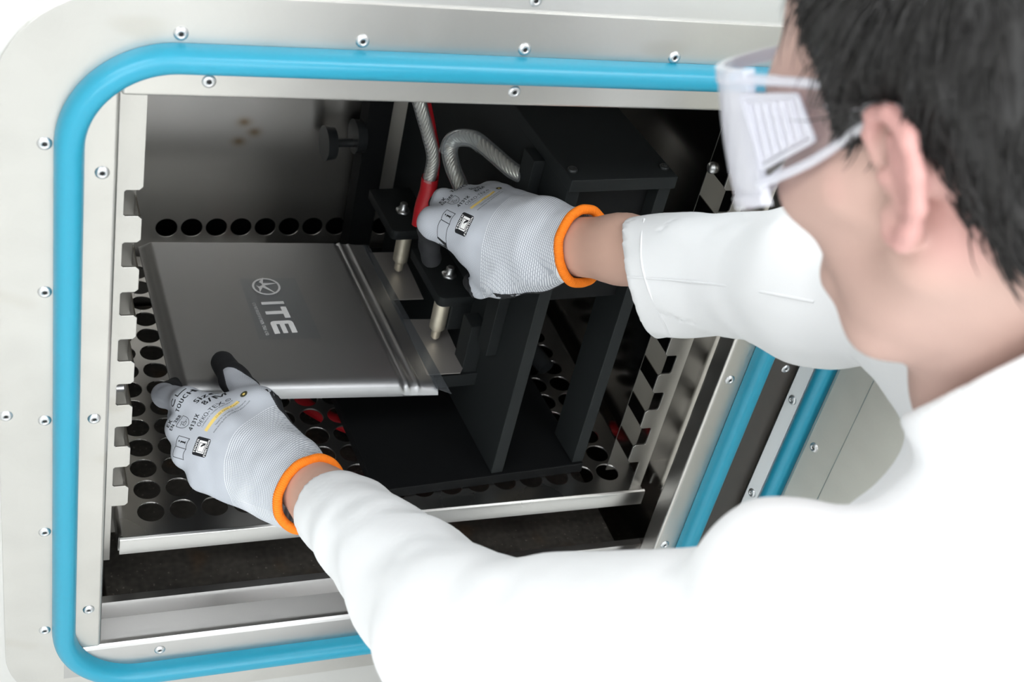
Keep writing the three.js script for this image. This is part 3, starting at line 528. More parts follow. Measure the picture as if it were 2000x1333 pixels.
{
  const c = HC, e = V(0.17, 0.24, 0.17);
  const g1 = nets(headField, c.clone().sub(V(0.16, 0.24, 0.17)), c.clone().add(V(0.17, 0.17, 0.17)), 0.003);
  paint(g1, (x, y, z) => {
    const [f, u, l] = inHead(x, y, z), al = Math.abs(l), n = 0.5 * fbm(x * 60, y * 60, z * 60, 2);
    const er = sstep(0.072, 0.086, al) * (1 - sstep(0.02, 0.04, f)) * sstep(-0.06, -0.03, u), be = 0.6 * sstep(0.0, -0.03, f) * sstep(0.03, 0.0, u) * sstep(-0.06, -0.03, u), lip = (Math.abs(u + 0.066) < 0.013 && f > 0.092 && al < 0.024) ? 1 : 0;
    const r = Math.max(er * 0.9, be); return [SKIN[0] * (1.02 + 0.08 * n + 0.14 * r), SKIN[1] * (1 + 0.08 * n - 0.10 * r - 0.25 * lip), SKIN[2] * (1 + 0.08 * n - 0.02 * r - 0.2 * lip)];
  });
  const arms = (() => {
    const L = [cap(P(575, 925, 1.375), P(640, 985, 1.325), 0.030, 0.031), cap(P(640, 985, 1.325), P(800, 1110, 1.17), 0.031, 0.036), cap(P(800, 1110, 1.17), P(915, 1240, 1.06), 0.036, 0.042), cap(P(915, 1250, 1.06), P(1400, 1300, 0.865), 0.040, 0.042), cap(P(1400, 1300, 0.865), P(1640, 1235, 0.83), 0.042, 0.042)];
    const Rr = [cap(P(1120, 482, 1.385), P(1215, 487, 1.335), 0.031, 0.032), cap(P(1215, 487, 1.335), P(1420, 520, 1.22), 0.032, 0.038), cap(P(1420, 520, 1.22), P(1600, 560, 1.13), 0.038, 0.043), cap(P(1600, 560, 1.13), P(1930, 700, 0.99), 0.040, 0.042)];
    const T = [cap(P(1640, 1235, 0.83), P(1900, 1150, 0.90), 0.042, 0.06), cap(P(1930, 700, 0.99), P(2080, 900, 0.93), 0.034, 0.036), cap(P(1900, 1250, 0.92), P(2080, 1010, 0.93), 0.06, 0.07), cap(P(1900, 1320, 0.93), V(0.60, 0.25, 0.74), 0.07, 0.12), cap(NECK, P(2050, 930, 0.88), 0.052, 0.06)];
    const f = (x, y, z) => { let d = 1; for (const c of L) d = smin(d, c(x, y, z), 0.02); for (const c of Rr) d = smin(d, c(x, y, z), 0.02); for (const c of T) d = smin(d, c(x, y, z), 0.02); return d; };
    return nets(f, V(0.08, 0.1, -0.12), V(0.80, 0.90, 0.90), 0.008);
  })();
  paint(arms, (x, y, z) => { const n = 0.5 * fbm(x * 40, y * 40, z * 40, 3); return [SKIN[0] * (1.17 + 0.15 * n), SKIN[1] * (1.10 + 0.15 * n), SKIN[2] * (1.02 + 0.15 * n)]; });
  const body = mergeGeometries([g1.toNonIndexed(), arms.toNonIndexed()]); body.deleteAttribute('uv');
  part(person, 'body', body, skin);
  const brow = new THREE.MeshStandardMaterial({ color: new THREE.Color(0.012, 0.010, 0.009), roughness: 0.8 });
  for (const s of [1, -1]) part(person, 'eyebrow', [tube([head(0.094, 0.034, 0.010 * s), head(0.095, 0.040, 0.025 * s), head(0.084, 0.041, 0.042 * s), head(0.066, 0.034, 0.056 * s)], 0.0045, 20, 8)], brow);
}
// hair
{
  const hairMat = new THREE.MeshStandardMaterial({ color: new THREE.Color(0.009, 0.008, 0.0075), roughness: 0.6 });
  const region = (f, u, l) => {                     // below zero where hair grows (side view: f forward, u up)
    const al = Math.abs(l);
    const top = Math.max((0.053 + 1.35 * (f - 0.031) - u) * 0.6, 0.037 - u);      // above a line rising to the forehead
    const back = Math.max(f + 0.0325 - 0.32 * u, -0.085 - u + 0.15 * al);
    const burn = Math.max(Math.abs(f - 0.014) - 0.012, 0.017 - u, u - 0.09);
    return Math.min(top, back, burn);
  };
  const hf = (x, y, z) => {
    const [f, u, l] = inHead(x, y, z), r = region(f, u, l);
    let d = Math.min(skull(f, u, l), smin(skull(f, u, l), neckCap(x, y, z) + 0.004, 0.03));
    const tuft = 0.0035 * noise(f * 60 + u * 30, u * 60, l * 60) + 0.0025 * noise(f * 130, u * 90, l * 130);
    const thick = 0.017 * sstep(0.012, -0.035, r) + 0.001;
    d = d - thick - tuft * sstep(0.0, -0.02, r);
    return smax(d, r, 0.008);
  };
  const hg = nets(hf, HC.clone().sub(V(0.17, 0.17, 0.17)), HC.clone().add(V(0.18, 0.19, 0.18)), 0.0034);
  const hair = part(person, 'hair', hg.clone(), hairMat);
  // strands laid over it
  const p = hg.attributes.position, nn = hg.attributes.normal, pos = [], idx = [];
  const crown = [-0.055, 0.125, 0];
  for (let k = 0; k < 5200; k++) {
    const i = Math.floor(rnd() * p.count); let [f, u, l] = inHead(p.getX(i), p.getY(i), p.getZ(i));
    const nv = V(nn.getX(i), nn.getY(i), nn.getZ(i));
    if (f > 0.02 && region(f, u, l) > -0.010) continue;
    let q = V(p.getX(i), p.getY(i), p.getZ(i)).addScaledVector(nv, -0.003);
    const fl = V(f - crown[0], u - crown[1], l); fl.x += 0.02 * (f > 0.0 ? 1 : -0.5); fl.y -= 0.05;
    let dir = new THREE.Vector3().addScaledVector(HF, fl.x).addScaledVector(HU, fl.y).addScaledVector(HL, fl.z); dir.addScaledVector(nv, -dir.dot(nv)).normalize();
    dir.add(V(rnd() - 0.5, rnd() - 0.5, rnd() - 0.5).multiplyScalar(0.5)).normalize();
    const e_ = inHead(q.x + dir.x * 0.03, q.y + dir.y * 0.03, q.z + dir.z * 0.03), out = region(...e_) > -0.004;
    const len = (0.018 + 0.022 * rnd()) * (out ? (f > 0.01 ? 0.25 : 0.5) : 1), w = 0.0007 + 0.0006 * rnd(), b0 = pos.length / 3, S = 4;
    const side = new THREE.Vector3().crossVectors(dir, nv).normalize();
    for (let s = 0; s <= S; s++) {
      const t = s / S, c = q.clone().addScaledVector(dir, len * t).addScaledVector(nv, 0.010 * t * (1 - t) * 1.6 + 0.002 * t), ww = w * (1 - t * 0.92);
      for (const [a, b] of [[-1, -0.4], [1, -0.4], [0, 1]]) { const v = c.clone().addScaledVector(side, a * ww).addScaledVector(nv, b * ww); pos.push(v.x, v.y, v.z); }
    }
    for (let s = 0; s < S; s++) for (let e = 0; e < 3; e++) { const a = b0 + s * 3 + e, b = b0 + s * 3 + (e + 1) % 3; idx.push(a, b, a + 3, b, b + 3, a + 3); }
  }
  const sg = new THREE.BufferGeometry(); sg.setAttribute('position', new THREE.Float32BufferAttribute(pos, 3)); sg.setIndex(idx); sg.computeVertexNormals();
  const st = part(hair, 'hair_strands', sg, new THREE.MeshStandardMaterial({ color: new THREE.Color(0.012, 0.0105, 0.010), roughness: 0.45 })); st.userData.kind = 'stuff';
}
// safety goggles
{
  const clear = new THREE.MeshPhysicalMaterial({ color: new THREE.Color(0.96, 0.965, 0.985), transmission: 1, thickness: 0, roughness: 0.08, ior: 1.45 });
  const edge = new THREE.MeshPhysicalMaterial({ color: new THREE.Color(0.90, 0.90, 0.95), transmission: 0.55, thickness: 0, roughness: 0.22, ior: 1.45 });
  const vent = new THREE.MeshPhysicalMaterial({ color: new THREE.Color(0.88, 0.88, 0.93), transmission: 0.5, thickness: 0, roughness: 0.3, ior: 1.3 });
  const lensP = (t, u) => { const a = t * Math.PI / 2, s = Math.sin(a), c = Math.cos(a); const k = (u - 0.022) / 0.042; return head(0.070 + 0.050 * Math.abs(c) ** 0.7 - 0.004 * k * k, u, 0.077 * Math.sign(s) * Math.abs(s) ** 0.75); };
  const n = 40, m = 10, pos = [], idx = [], base = [];
  const U0 = (t) => -0.016 - 0.006 * Math.cos(t * 3.0) + 0.016 * Math.exp(-((t / 0.22) ** 2)), U1 = (t) => 0.062 + 0.004 * Math.cos(t * 2);
  for (let j = 0; j <= m; j++) for (let i = 0; i <= n; i++) { const t = -1 + 2 * i / n, q = lensP(t, mix(U0(t), U1(t), j / m)); pos.push(q.x, q.y, q.z); }
  for (let j = 0; j < m; j++) for (let i = 0; i < n; i++) { const a = j * (n + 1) + i; idx.push(a, a + 1, a + n + 1, a + 1, a + n + 2, a + n + 1); }
  const lg = new THREE.BufferGeometry(); lg.setAttribute('position', new THREE.Float32BufferAttribute(pos, 3)); lg.setIndex(idx); lg.computeVertexNormals();
  const lens = part(person, 'safety_goggles', lg, clear, 'clear plastic safety goggles');
  const bandGeo = (fn, na, nb, th) => {               // thick sheet over the lens surface
    const P0 = [], ix = []; for (let j = 0; j <= nb; j++) for (let i = 0; i <= na; i++) { const [t, u] = fn(i / na, j / nb), q = lensP(t, u), q2 = q.clone().addScaledVector(HF, th).addScaledVector(HL, th * t); P0.push(q.x, q.y, q.z, q2.x, q2.y, q2.z); }
    const id = (i, j, k) => 2 * (j * (na + 1) + i) + k;
    for (let j = 0; j < nb; j++) for (let i = 0; i < na; i++) for (const k of [0, 1]) { const a = id(i, j, k), b = id(i + 1, j, k), c = id(i + 1, j + 1, k), d = id(i, j + 1, k); k ? ix.push(a, b, c, a, c, d) : ix.push(a, c, b, a, d, c); }
    const wall = (p, q) => ix.push(id(...p, 0), id(...q, 0), id(...q, 1), id(...p, 0), id(...q, 1), id(...p, 1));
    for (let i = 0; i < na; i++) { wall([i, 0], [i + 1, 0]); wall([i + 1, nb], [i, nb]); } for (let j = 0; j < nb; j++) { wall([0, j + 1], [0, j]); wall([na, j], [na, j + 1]); }
    const g = new THREE.BufferGeometry(); g.setAttribute('position', new THREE.Float32BufferAttribute(P0, 3)); g.setIndex(ix); return toCreasedNormals(g.toNonIndexed(), 0.8);
  };
  part(lens, 'goggle_rim', bandGeo((a, b) => { const t = -1 + 2 * a; return [t, U1(t) - 0.007 + 0.007 * b]; }, 60, 3, 0.004), edge, 'upper rim');
  part(lens, 'goggle_rim', bandGeo((a, b) => { const t = -1 + 2 * a; return [t, U0(t) + 0.006 * b]; }, 60, 3, 0.004), edge, 'lower rim');
  for (const s of [1, -1]) {
    const Z = 0.0785 * s, q = (f, u) => head(f, u, Z);
    part(lens, 'goggle_rim', bandGeo((a, b) => { const t = s * mix(s > 0 ? 0.66 : 1, s > 0 ? 1 : 0.66, a); return [t, mix(U0(t) + 0.006, U1(t) - 0.007, b)]; }, 16, 8, 0.003), edge, 'side of the rim');
    const sheet = (pts, th, z, m, name, label) => { const e = extrude(pts, th, 0.0003); e.applyMatrix4(new THREE.Matrix4().makeBasis(HF, HU, HL.clone().negate()).setPosition(head(0, 0, z + th))); return part(lens, name, e, m, label); };
    sheet([[0.080, 0.002], [0.080, 0.060], [0.02, 0.050], [-0.012, 0.042], [-0.014, 0.030], [0.0, 0.026], [0.035, 0.012], [0.066, 0.001]], 0.0018, Z - 0.001, clear, 'side_shield');
    part(lens, 'shield_edge', [tube([q(0.078, 0.056), q(0.02, 0.0485), q(-0.012, 0.041)], 0.0026, 20, 8), tube([q(0.074, 0.001), q(0.035, 0.012), q(0.0, 0.027), q(-0.014, 0.031)], 0.0026, 24, 8)], edge);
    sheet([[0.069, 0.012], [0.074, 0.046], [0.037, 0.044], [0.031, 0.025]], 0.0008, Z + 0.0012 * s, vent, 'vent_panel', 'ribbed vent panel');
    for (let i = 0; i < 7; i++) { const f = 0.068 - 0.0058 * i, lo_ = 0.0135 + 0.0020 * i; part(lens, 'vent_slat', [tube([head(f + 0.002, 0.043, Z + 0.003 * s), head(f - 0.001, lo_, Z + 0.003 * s)], 0.0013, 6, 6)], edge); }
    const vf = [[0.075, 0.047], [0.037, 0.045], [0.030, 0.023], [0.068, 0.010]].map(([a, b]) => head(a, b, Z + 0.002 * s));
    part(lens, 'vent_frame', vf.map((a, i) => cyl(a, vf[(i + 1) % 4], 0.0016, 0.0016, 8)), edge);
    part(lens, 'temple_arm', [tube([q(0.02, 0.038), q(-0.005, 0.036), head(-0.028, 0.034, 0.080 * s), head(-0.045, 0.026, 0.080 * s)], 0.0024, 24, 8)], edge);
  }
}
// lab coat
{
  const L = [[560, 912, 1.395, 0.040], [645, 985, 1.325, 0.041], [760, 1090, 1.20, 0.053], [905, 1245, 1.055, 0.066]], U = [[905, 1255, 1.055, 0.066], [1180, 1270, 0.93, 0.067], [1400, 1290, 0.85, 0.07]];
  const Rr = [[1110, 546, 1.395, 0.060], [1225, 543, 1.335, 0.060], [1420, 534, 1.23, 0.0565], [1600, 556, 1.13, 0.0615]], RU = [[1600, 556, 1.13, 0.0625], [1760, 590, 1.05, 0.056], [1930, 690, 0.97, 0.070]];
  const chain = (c) => c.slice(1).map((b, i) => cap(P(c[i][0], c[i][1], c[i][2]), P(b[0], b[1], b[2]), c[i][3], b[3]));
  const left = chain(L), leftU = chain(U), right = chain(Rr), rightU = chain(RU);
  const shoulder = cap(P(1540, 1180, 0.80), P(1625, 1215, 0.80), 0.063, 0.065);
  const torso = [cap(P(1810, 1275, 0.86), P(2060, 1010, 0.92), 0.088, 0.095), cap(P(1860, 1300, 0.90), V(0.60, 0.22, 0.74), 0.11, 0.16), cap(P(2070, 1020, 0.93), P(2230, 1280, 0.97), 0.10, 0.13), cap(V(0.60, 0.22, 0.74), V(0.62, -0.16, 0.74), 0.165, 0.19)];
  const yoke = [cap(P(1640, 1225, 0.80), P(1800, 1125, 0.80), 0.060, 0.047), cap(P(1815, 1140, 0.83), P(2070, 880, 0.93), 0.052, 0.064), cap(P(2090, 1060, 0.86), P(2200, 1000, 0.90), 0.095, 0.09), cap(P(1800, 1125, 0.80), P(2000, 905, 0.79), 0.047, 0.043), cap(P(2000, 905, 0.79), P(2080, 860, 0.84), 0.047, 0.055), cap(P(1930, 690, 0.97), P(2060, 800, 0.90), 0.07, 0.06)];
  const cutL = { o: P(655, 985, 1.315), n: P(760, 1090, 1.20).sub(P(645, 975, 1.33)).normalize() };
  const nR = P(1420, 540, 1.23).sub(P(1225, 545, 1.335)).normalize();
  // the right cuff is cut at a slant, longer at its lower side
  const rTop = P(1217, 425, 1.31), rLow = P(1296, 668, 1.33), rIn = new THREE.Vector3().crossVectors(rLow.clone().sub(rTop), CZ).normalize(); if (rIn.dot(nR) < 0) rIn.negate();
  const cutR = { o: rTop, n: rIn.add(nR.clone().multiplyScalar(0.5)).normalize() };
  const c1 = P(1850, 768, 0.76), c2 = P(2000, 693, 0.72), cT = c1.clone().sub(CAM).normalize();
  const col = { o: c1, n: new THREE.Vector3().crossVectors(c2.clone().sub(c1), cT).normalize() }; if (col.n.dot(HU) < 0) col.n.negate();
  const plane = (c, x, y, z) => (x - c.o.x) * c.n.x + (y - c.o.y) * c.n.y + (z - c.o.z) * c.n.z;
  const folds = (x, y, z) => 0.0035 * noise(x * 14, y * 14 + 3, z * 14) + 0.0022 * noise(x * 30 + 5, y * 22, z * 30) + 0.0035 * (Math.abs(noise(x * 9 + 2, y * 16, z * 9)) - 0.25);
  const hollow = (s, c, x, y, z) => { const p = plane(c, x, y, z); return smax(smax(s, -p, 0.002), -Math.max(s + 0.0085, p - 0.06), 0.002); };
  const f = (x, y, z) => {
    const fo = folds(x, y, z);
    let a = fo + Math.min(...left.map((c) => c(x, y, z))); a = smin(a, fo + Math.min(...leftU.map((c) => c(x, y, z))), 0.02); a = hollow(a, cutL, x, y, z);
    let b = fo + Math.min(...right.map((c) => c(x, y, z))); b = smin(b, fo + Math.min(...rightU.map((c) => c(x, y, z))), 0.03); b = hollow(b, cutR, x, y, z);
    let t = 1; for (const c of torso) t = smin(t, c(x, y, z), 0.05); for (const c of yoke) t = smin(t, c(x, y, z), 0.02);
    let d = smin(t, shoulder(x, y, z), 0.016) + fo; d = smin(d, a, 0.02); d = smin(d, b, 0.03);
    const nk = neckCap(x, y, z);
    const cp = (x - col.o.x) * col.n.x + (y - col.o.y) * col.n.y + (z - col.o.z) * col.n.z;      // above zero over the collar's edge
    d = smin(d, Math.max(nk - 0.017, -cp - 0.09), 0.015);
    d = smax(d, Math.min(-(nk - 0.005), cp + 0.05), 0.003);
    d = smax(d, Math.min(cp, 0.045 - nk), 0.004);
    return d;
  };
  const g = nets(f, V(0.10, -0.25, -0.10), V(0.90, 0.93, 0.98), 0.005);
  const coat = new THREE.MeshPhysicalMaterial({ color: new THREE.Color(0.88, 0.885, 0.90), roughness: 0.85, sheen: 0.2 });
  const lc = part(person, 'lab_coat', g, coat, 'white cotton lab coat');
  const seam = (px, r) => { // a stitched line lying on the cloth
    const pts = px.map(([a, b, d0]) => { const q = P(a, b, 1).sub(CAM); let t = d0; for (let i = 0; i < 60; i++) { const p = CAM.clone().addScaledVector(q, t), v = f(p.x, p.y, p.z); if (v < 0.0002) break; t += v * 0.6; } return CAM.clone().addScaledVector(q, t); });
    part(lc, 'seam', [tube(pts, r, 60, 6)], coat);
  };
  seam([[1226, 541, 1.1], [1300, 546, 1.05], [1400, 556, 1.0], [1500, 573, 0.95], [1590, 590, 0.9]], 0.0013);
  seam([[1258, 428, 1.1], [1252, 470, 1.1], [1254, 520, 1.1], [1268, 570, 1.1], [1296, 630, 1.1], [1308, 656, 1.1]], 0.0010);
  const tr = nets((x, y, z) => Math.min(cap(V(0.54, 0.1, 0.74), V(0.53, -0.64, 0.76), 0.085, 0.055)(x, y, z), cap(V(0.68, 0.1, 0.74), V(0.70, -0.64, 0.72), 0.085, 0.055)(x, y, z)), V(0.4, -0.72, 0.6), V(0.82, 0.2, 0.9), 0.012);
  part(person, 'trousers', tr, new THREE.MeshStandardMaterial({ color: new THREE.Color(0.03, 0.04, 0.08), roughness: 0.9 }));
  for (const [x, z] of [[0.53, 0.76], [0.70, 0.72]]) { const sh = nets((X, y, Z) => smax(cap(V(x, -0.665, z + 0.03), V(x - 0.045, -0.672, z - 0.15), 0.05, 0.04)(X, y, Z), FLOOR - y, 0.004), V(x - 0.15, FLOOR - 0.01, z - 0.25), V(x + 0.1, FLOOR + 0.14, z + 0.12), 0.008); part(person, 'shoe', sh, M.black); }
}
// gloves
const gloveCanvas = document.createElement('canvas'); gloveCanvas.width = 1280; gloveCanvas.height = 1700;
{ // print of the glove's back; 10 px = 1 mm, origin (touch mark) at u = 45 mm, v = 55 mm
  const c = gloveCanvas, k = c.getContext('2d'), U = (u) => (u + 45) * 10, W = (v) => (v + 55) * 10;
  k.fillStyle = '#bcc1ca'; k.fillRect(0, 0, 1280, 1700);
  for (let y = 0; y < 1700; y += 9) { k.fillStyle = 'rgba(150,153,162,0.30)'; k.fillRect(0, y, 1280, 3); for (let x = (y % 18 ? 5 : 0); x < 1280; x += 10) { k.fillStyle = 'rgba(235,236,240,0.35)'; k.fillRect(x, y + 3, 4, 5); } }
  // rib knit of the cuff: curved rows of white stitches
  const arc = (u, v) => v - 0.0042 * (u - 14) ** 2;
  k.lineCap = 'butt';
  for (let v = 27; v < 118; v += 2.2) {
    k.strokeStyle = 'rgba(166,171,182,0.85)'; k.lineWidth = 12; k.beginPath(); for (let u = -45; u <= 83; u += 2) { const y = W(v + 0.9 + 0.0042 * (u - 14) ** 2 * (1 - sstep(30, 75, v))); u === -45 ? k.moveTo(U(u), y) : k.lineTo(U(u), y); } k.stroke();
    k.strokeStyle = 'rgba(240,242,247,0.95)'; k.lineWidth = 9; k.setLineDash([14, 4]); k.beginPath(); for (let u = -45; u <= 83; u += 2) { const y = W(v + 0.0042 * (u - 14) ** 2 * (1 - sstep(30, 75, v))); u === -45 ? k.moveTo(U(u), y) : k.lineTo(U(u), y); } k.stroke(); k.setLineDash([]);
  }
  const ink = '#16181c';
  const txt = (s, u, v, deg, mm, font = 'bold ', len = 0, col = ink) => { k.save(); k.translate(U(u), W(v)); k.rotate(deg * Math.PI / 180); k.fillStyle = col; k.font = font + Math.round(mm * 10 / 0.72) + 'px sans-serif'; if (len) { const w = k.measureText(s).width; k.scale(len * 10 / w, 1); } k.fillText(s, 0, 0); k.restore(); };
  txt('TOUCH', 28, -38.2, 11, 4.2, 'bold ', 27); txt('EX', 10, -41, 9, 4.2, 'bold ', 9);
  k.save(); k.translate(U(36), W(-47)); k.rotate(0.15); k.strokeStyle = ink; k.lineWidth = 11; k.beginPath(); k.ellipse(20, 0, 48, 22, 0, 0.7, 5.4); k.stroke(); k.beginPath(); k.moveTo(95, -25); k.lineTo(95, 20); k.lineTo(190, 26); k.stroke(); k.restore();
  txt('EN 388', 8, -36.5, 8, 3.4, 'bold ', 18); txt('4131X', 13.3, -16.6, 6, 4.2, 'bold ', 18.5); txt('Size', 42, -22.5, 12, 5, 'bold ', 14); txt('8/M', 42, -14.8, 12, 5.2, 'bold ', 14);
  // shield
  k.save(); k.translate(U(19.7), W(-28.2)); k.rotate(0.1); k.strokeStyle = ink; k.lineWidth = 5; k.beginPath(); k.moveTo(-62, -48); k.quadraticCurveTo(0, -60, 62, -48); k.lineTo(62, 0); k.quadraticCurveTo(52, 46, 0, 58); k.quadraticCurveTo(-52, 46, -62, 0); k.closePath(); k.stroke(); k.lineWidth = 4; k.strokeRect(-26, 4, 42, 20); k.beginPath(); k.moveTo(-20, 4); k.lineTo(-20, -18); k.lineTo(-2, -30); k.lineTo(4, 4); k.moveTo(18, 14); k.lineTo(44, 6); k.moveTo(-40, -16); k.lineTo(-24, -20); k.stroke(); k.restore();
  txt('OEKO-TEX', 19, -10.2, 13, 4.1, '', 29); k.save(); k.translate(U(50.5), W(-3.2)); k.strokeStyle = ink; k.lineWidth = 4; k.beginPath(); k.arc(0, -18, 15, 0, 7); k.stroke(); k.font = '22px sans-serif'; k.fillStyle = ink; k.fillText('R', -8, -10); k.restore();
  txt('Confidence in Textiles standard', 19.5, -7.2, 12, 1.5, '', 32); k.save(); k.translate(U(17), W(-3.6)); k.rotate(0.2); k.fillStyle = '#efd27a'; k.fillRect(0, -4, 350, 34); k.restore();
  txt('11-02 Test Centre', 32, 1.8, 12, 1.5, '', 20); txt('Tested for harmful substances', 25, 5.4, 12, 1.6, '', 29); txt('www.testing and certification.com', 17, 7.2, 12, 1.6, '', 38);
  k.save(); k.translate(U(59.4), W(4.5)); k.fillStyle = '#3c3a1e'; for (let i = 0; i < 12; i++) { k.rotate(Math.PI / 6); k.fillRect(-7, -34, 14, 14); } k.beginPath(); k.arc(0, 0, 25, 0, 7); k.fill(); k.fillStyle = '#f0d678'; k.beginPath(); k.arc(0, 0, 13, 0, 7); k.fill(); k.restore();
  // information book
  k.save(); k.translate(U(-6.3), W(-22)); k.rotate(0.04); k.strokeStyle = ink; k.lineWidth = 6; k.beginPath(); k.moveTo(-115, -52); k.quadraticCurveTo(-55, -82, 0, -58); k.quadraticCurveTo(55, -82, 115, -58); k.lineTo(115, 62); k.quadraticCurveTo(55, 40, 0, 62); k.quadraticCurveTo(-55, 40, -115, 66); k.closePath(); k.moveTo(0, -58); k.lineTo(0, 62); k.stroke(); k.fillStyle = ink; k.font = 'bold 105px serif'; k.fillText('i', 44, 32); k.restore();
  // touch mark
  k.fillStyle = '#14161b'; k.beginPath(); k.roundRect(U(-10), W(-7.7), 200, 154, 22); k.fill(); k.fillStyle = '#fff'; k.fillRect(U(-6.6), W(-4), 132, 82);
  txt('TOUCH', -7.6, -4.9, 0, 2.1, 'bold ', 15, '#fff'); txt('FUNCTION', -9.3, 6.9, 0, 2.1, 'bold ', 18.4, '#fff');
  k.save(); k.translate(U(0), W(0)); k.strokeStyle = ink; k.lineWidth = 5; k.strokeRect(-52, -30, 92, 62); k.fillStyle = ink; k.beginPath(); k.moveTo(-6, -8); k.lineTo(14, -10); k.lineTo(40, 10); k.lineTo(48, 34); k.lineTo(22, 26); k.lineTo(10, 8); k.closePath(); k.fill(); k.restore();
}
const gloveTex = new THREE.CanvasTexture(gloveCanvas); gloveTex.colorSpace = THREE.SRGBColorSpace; gloveTex.anisotropy = 8;
const knit = new THREE.MeshStandardMaterial({ map: gloveTex, roughness: 0.9 });
const coating = new THREE.MeshStandardMaterial({ color: new THREE.Color(0.013, 0.014, 0.017), roughness: 0.75 });
const orangeKnit = new THREE.MeshStandardMaterial({ color: new THREE.Color(0.95, 0.24, 0.008), roughness: 0.8 });
function makeGlove(S) {
  // S.bones: [a, b, ra, rb, k]; S.back: plane of the print; S.coat(x, y, z) below zero where coated; S.cuff: centre, axis, radii
  const bones = S.bones.map(([a, b, ra, rb, k]) => [cap(P(...a), P(...b), ra, rb), k ?? 0.014]);
  const pl = (x, y, z) => (x - S.cuff.o.x) * S.cuff.n.x + (y - S.cuff.o.y) * S.cuff.n.y + (z - S.cuff.o.z) * S.cuff.n.z;
  const solid = (x, y, z) => { let d = 1; for (const [c, k] of bones) d = smin(d, c(x, y, z), k); return d + (S.wrinkle ? S.wrinkle(x, y, z) : 0); };
  const f = (x, y, z) => { const d = solid(x, y, z), p = pl(x, y, z); return smax(smax(d, p, 0.002), -Math.max(d + 0.005, -0.03 - p), 0.002); };
  const lo = V(9, 9, 9), hi = V(-9, -9, -9); for (const [a, b, ra] of S.bones) for (const q of [P(...a), P(...b)]) { lo.min(q.clone().addScalar(-0.06)); hi.max(q.clone().addScalar(0.06)); }
  const g = nets(f, lo, hi, 0.0026);
  // planar print on the back of the hand
  const { O, E1, E2 } = S.print, n = new THREE.Vector3().crossVectors(E1, E2).normalize();
  const a11 = E1.dot(E1), a12 = E1.dot(E2), a22 = E2.dot(E2), det = a11 * a22 - a12 * a12, p = g.attributes.position, uv = new Float32Array(p.count * 2);
  for (let i = 0; i < p.count; i++) { const d = V(p.getX(i), p.getY(i), p.getZ(i)).sub(O), b1 = d.dot(E1), b2 = d.dot(E2), u = (b1 * a22 - b2 * a12) / det, v = (b2 * a11 - b1 * a12) / det; uv[2 * i] = (u + 45) / 128; uv[2 * i + 1] = 1 - (v + 55) / 170; }
  g.setAttribute('uv', new THREE.BufferAttribute(uv, 2));
  const glove = part(person, 'glove', g, knit, S.label);
  const cg = nets((x, y, z) => smax(solid(x, y, z) - 0.0011, S.coat(x, y, z), 0.0015), lo, hi, 0.0026);
  part(glove, 'palm_coating', cg, coating, 'black dipped coating on palm and fingertips');
  // rolled orange hem
  const ref = Math.abs(S.cuff.n.y) < 0.9 ? V(0, 1, 0) : V(1, 0, 0), e1 = new THREE.Vector3().crossVectors(S.cuff.n, ref).normalize(), e2 = new THREE.Vector3().crossVectors(S.cuff.n, e1);
  const ring = []; for (let i = 0; i < 40; i++) {
    const a = 2 * Math.PI * i / 40, dir = e1.clone().multiplyScalar(Math.cos(a)).addScaledVector(e2, Math.sin(a)); let r = 0.02; const q = S.cuff.o.clone().addScaledVector(S.cuff.n, -0.003);
    while (r < 0.08 && solid(q.x + dir.x * r, q.y + dir.y * r, q.z + dir.z * r) < 0) r += 0.0005;
    ring.push(S.cuff.o.clone().addScaledVector(dir, r - 0.0022).addScaledVector(S.cuff.n, 0.0005));
  }
  const hem = tube(ring, 0.0047, 160, 12, true);
  { const hp = hem.attributes.position, hn = hem.attributes.normal; for (let i = 0; i < hp.count; i++) { const s = 0.0004 * Math.sin((i / 13 | 0) * Math.PI); hp.setXYZ(i, hp.getX(i) + hn.getX(i) * s, hp.getY(i) + hn.getY(i) * s, hp.getZ(i) + hn.getZ(i) * s); } }
  part(glove, 'cuff_hem', [hem], orangeKnit, 'orange rolled hem');
  const ribs = []; // stitches across the hem
  const rc = new THREE.CatmullRomCurve3(ring, true);
  for (let i = 0; i < 130; i++) { const t = i / 130, c = rc.getPoint(t), tn = rc.getTangent(t), g2 = new THREE.TorusGeometry(0.0047, 0.0005, 4, 12); g2.applyQuaternion(new THREE.Quaternion().setFromUnitVectors(V(0, 0, 1), tn)); g2.translate(c.x, c.y, c.z); ribs.push(g2); }
  const rm = part(glove, 'hem_stitches', ribs, orangeKnit); rm.userData.kind = 'stuff';
  return glove;
}
const onPlane = (px, py, o, n) => { const r = P(px, py, 1).sub(CAM); return CAM.clone().addScaledVector(r, o.clone().sub(CAM).dot(n) / r.dot(n)); };
function printFrame(px, py, e1, e2, o, n) {                // where the print's origin and axes lie on the hand's back; e1, e2 in px per mm
  const O = onPlane(px, py, o, n), A = onPlane(px + e1[0] * 30, py + e1[1] * 30, o, n).sub(O).multiplyScalar(1 / 30), B = onPlane(px + e2[0] * 30, py + e2[1] * 30, o, n).sub(O).multiplyScalar(1 / 30);
  return { O, E1: A, E2: B };
}
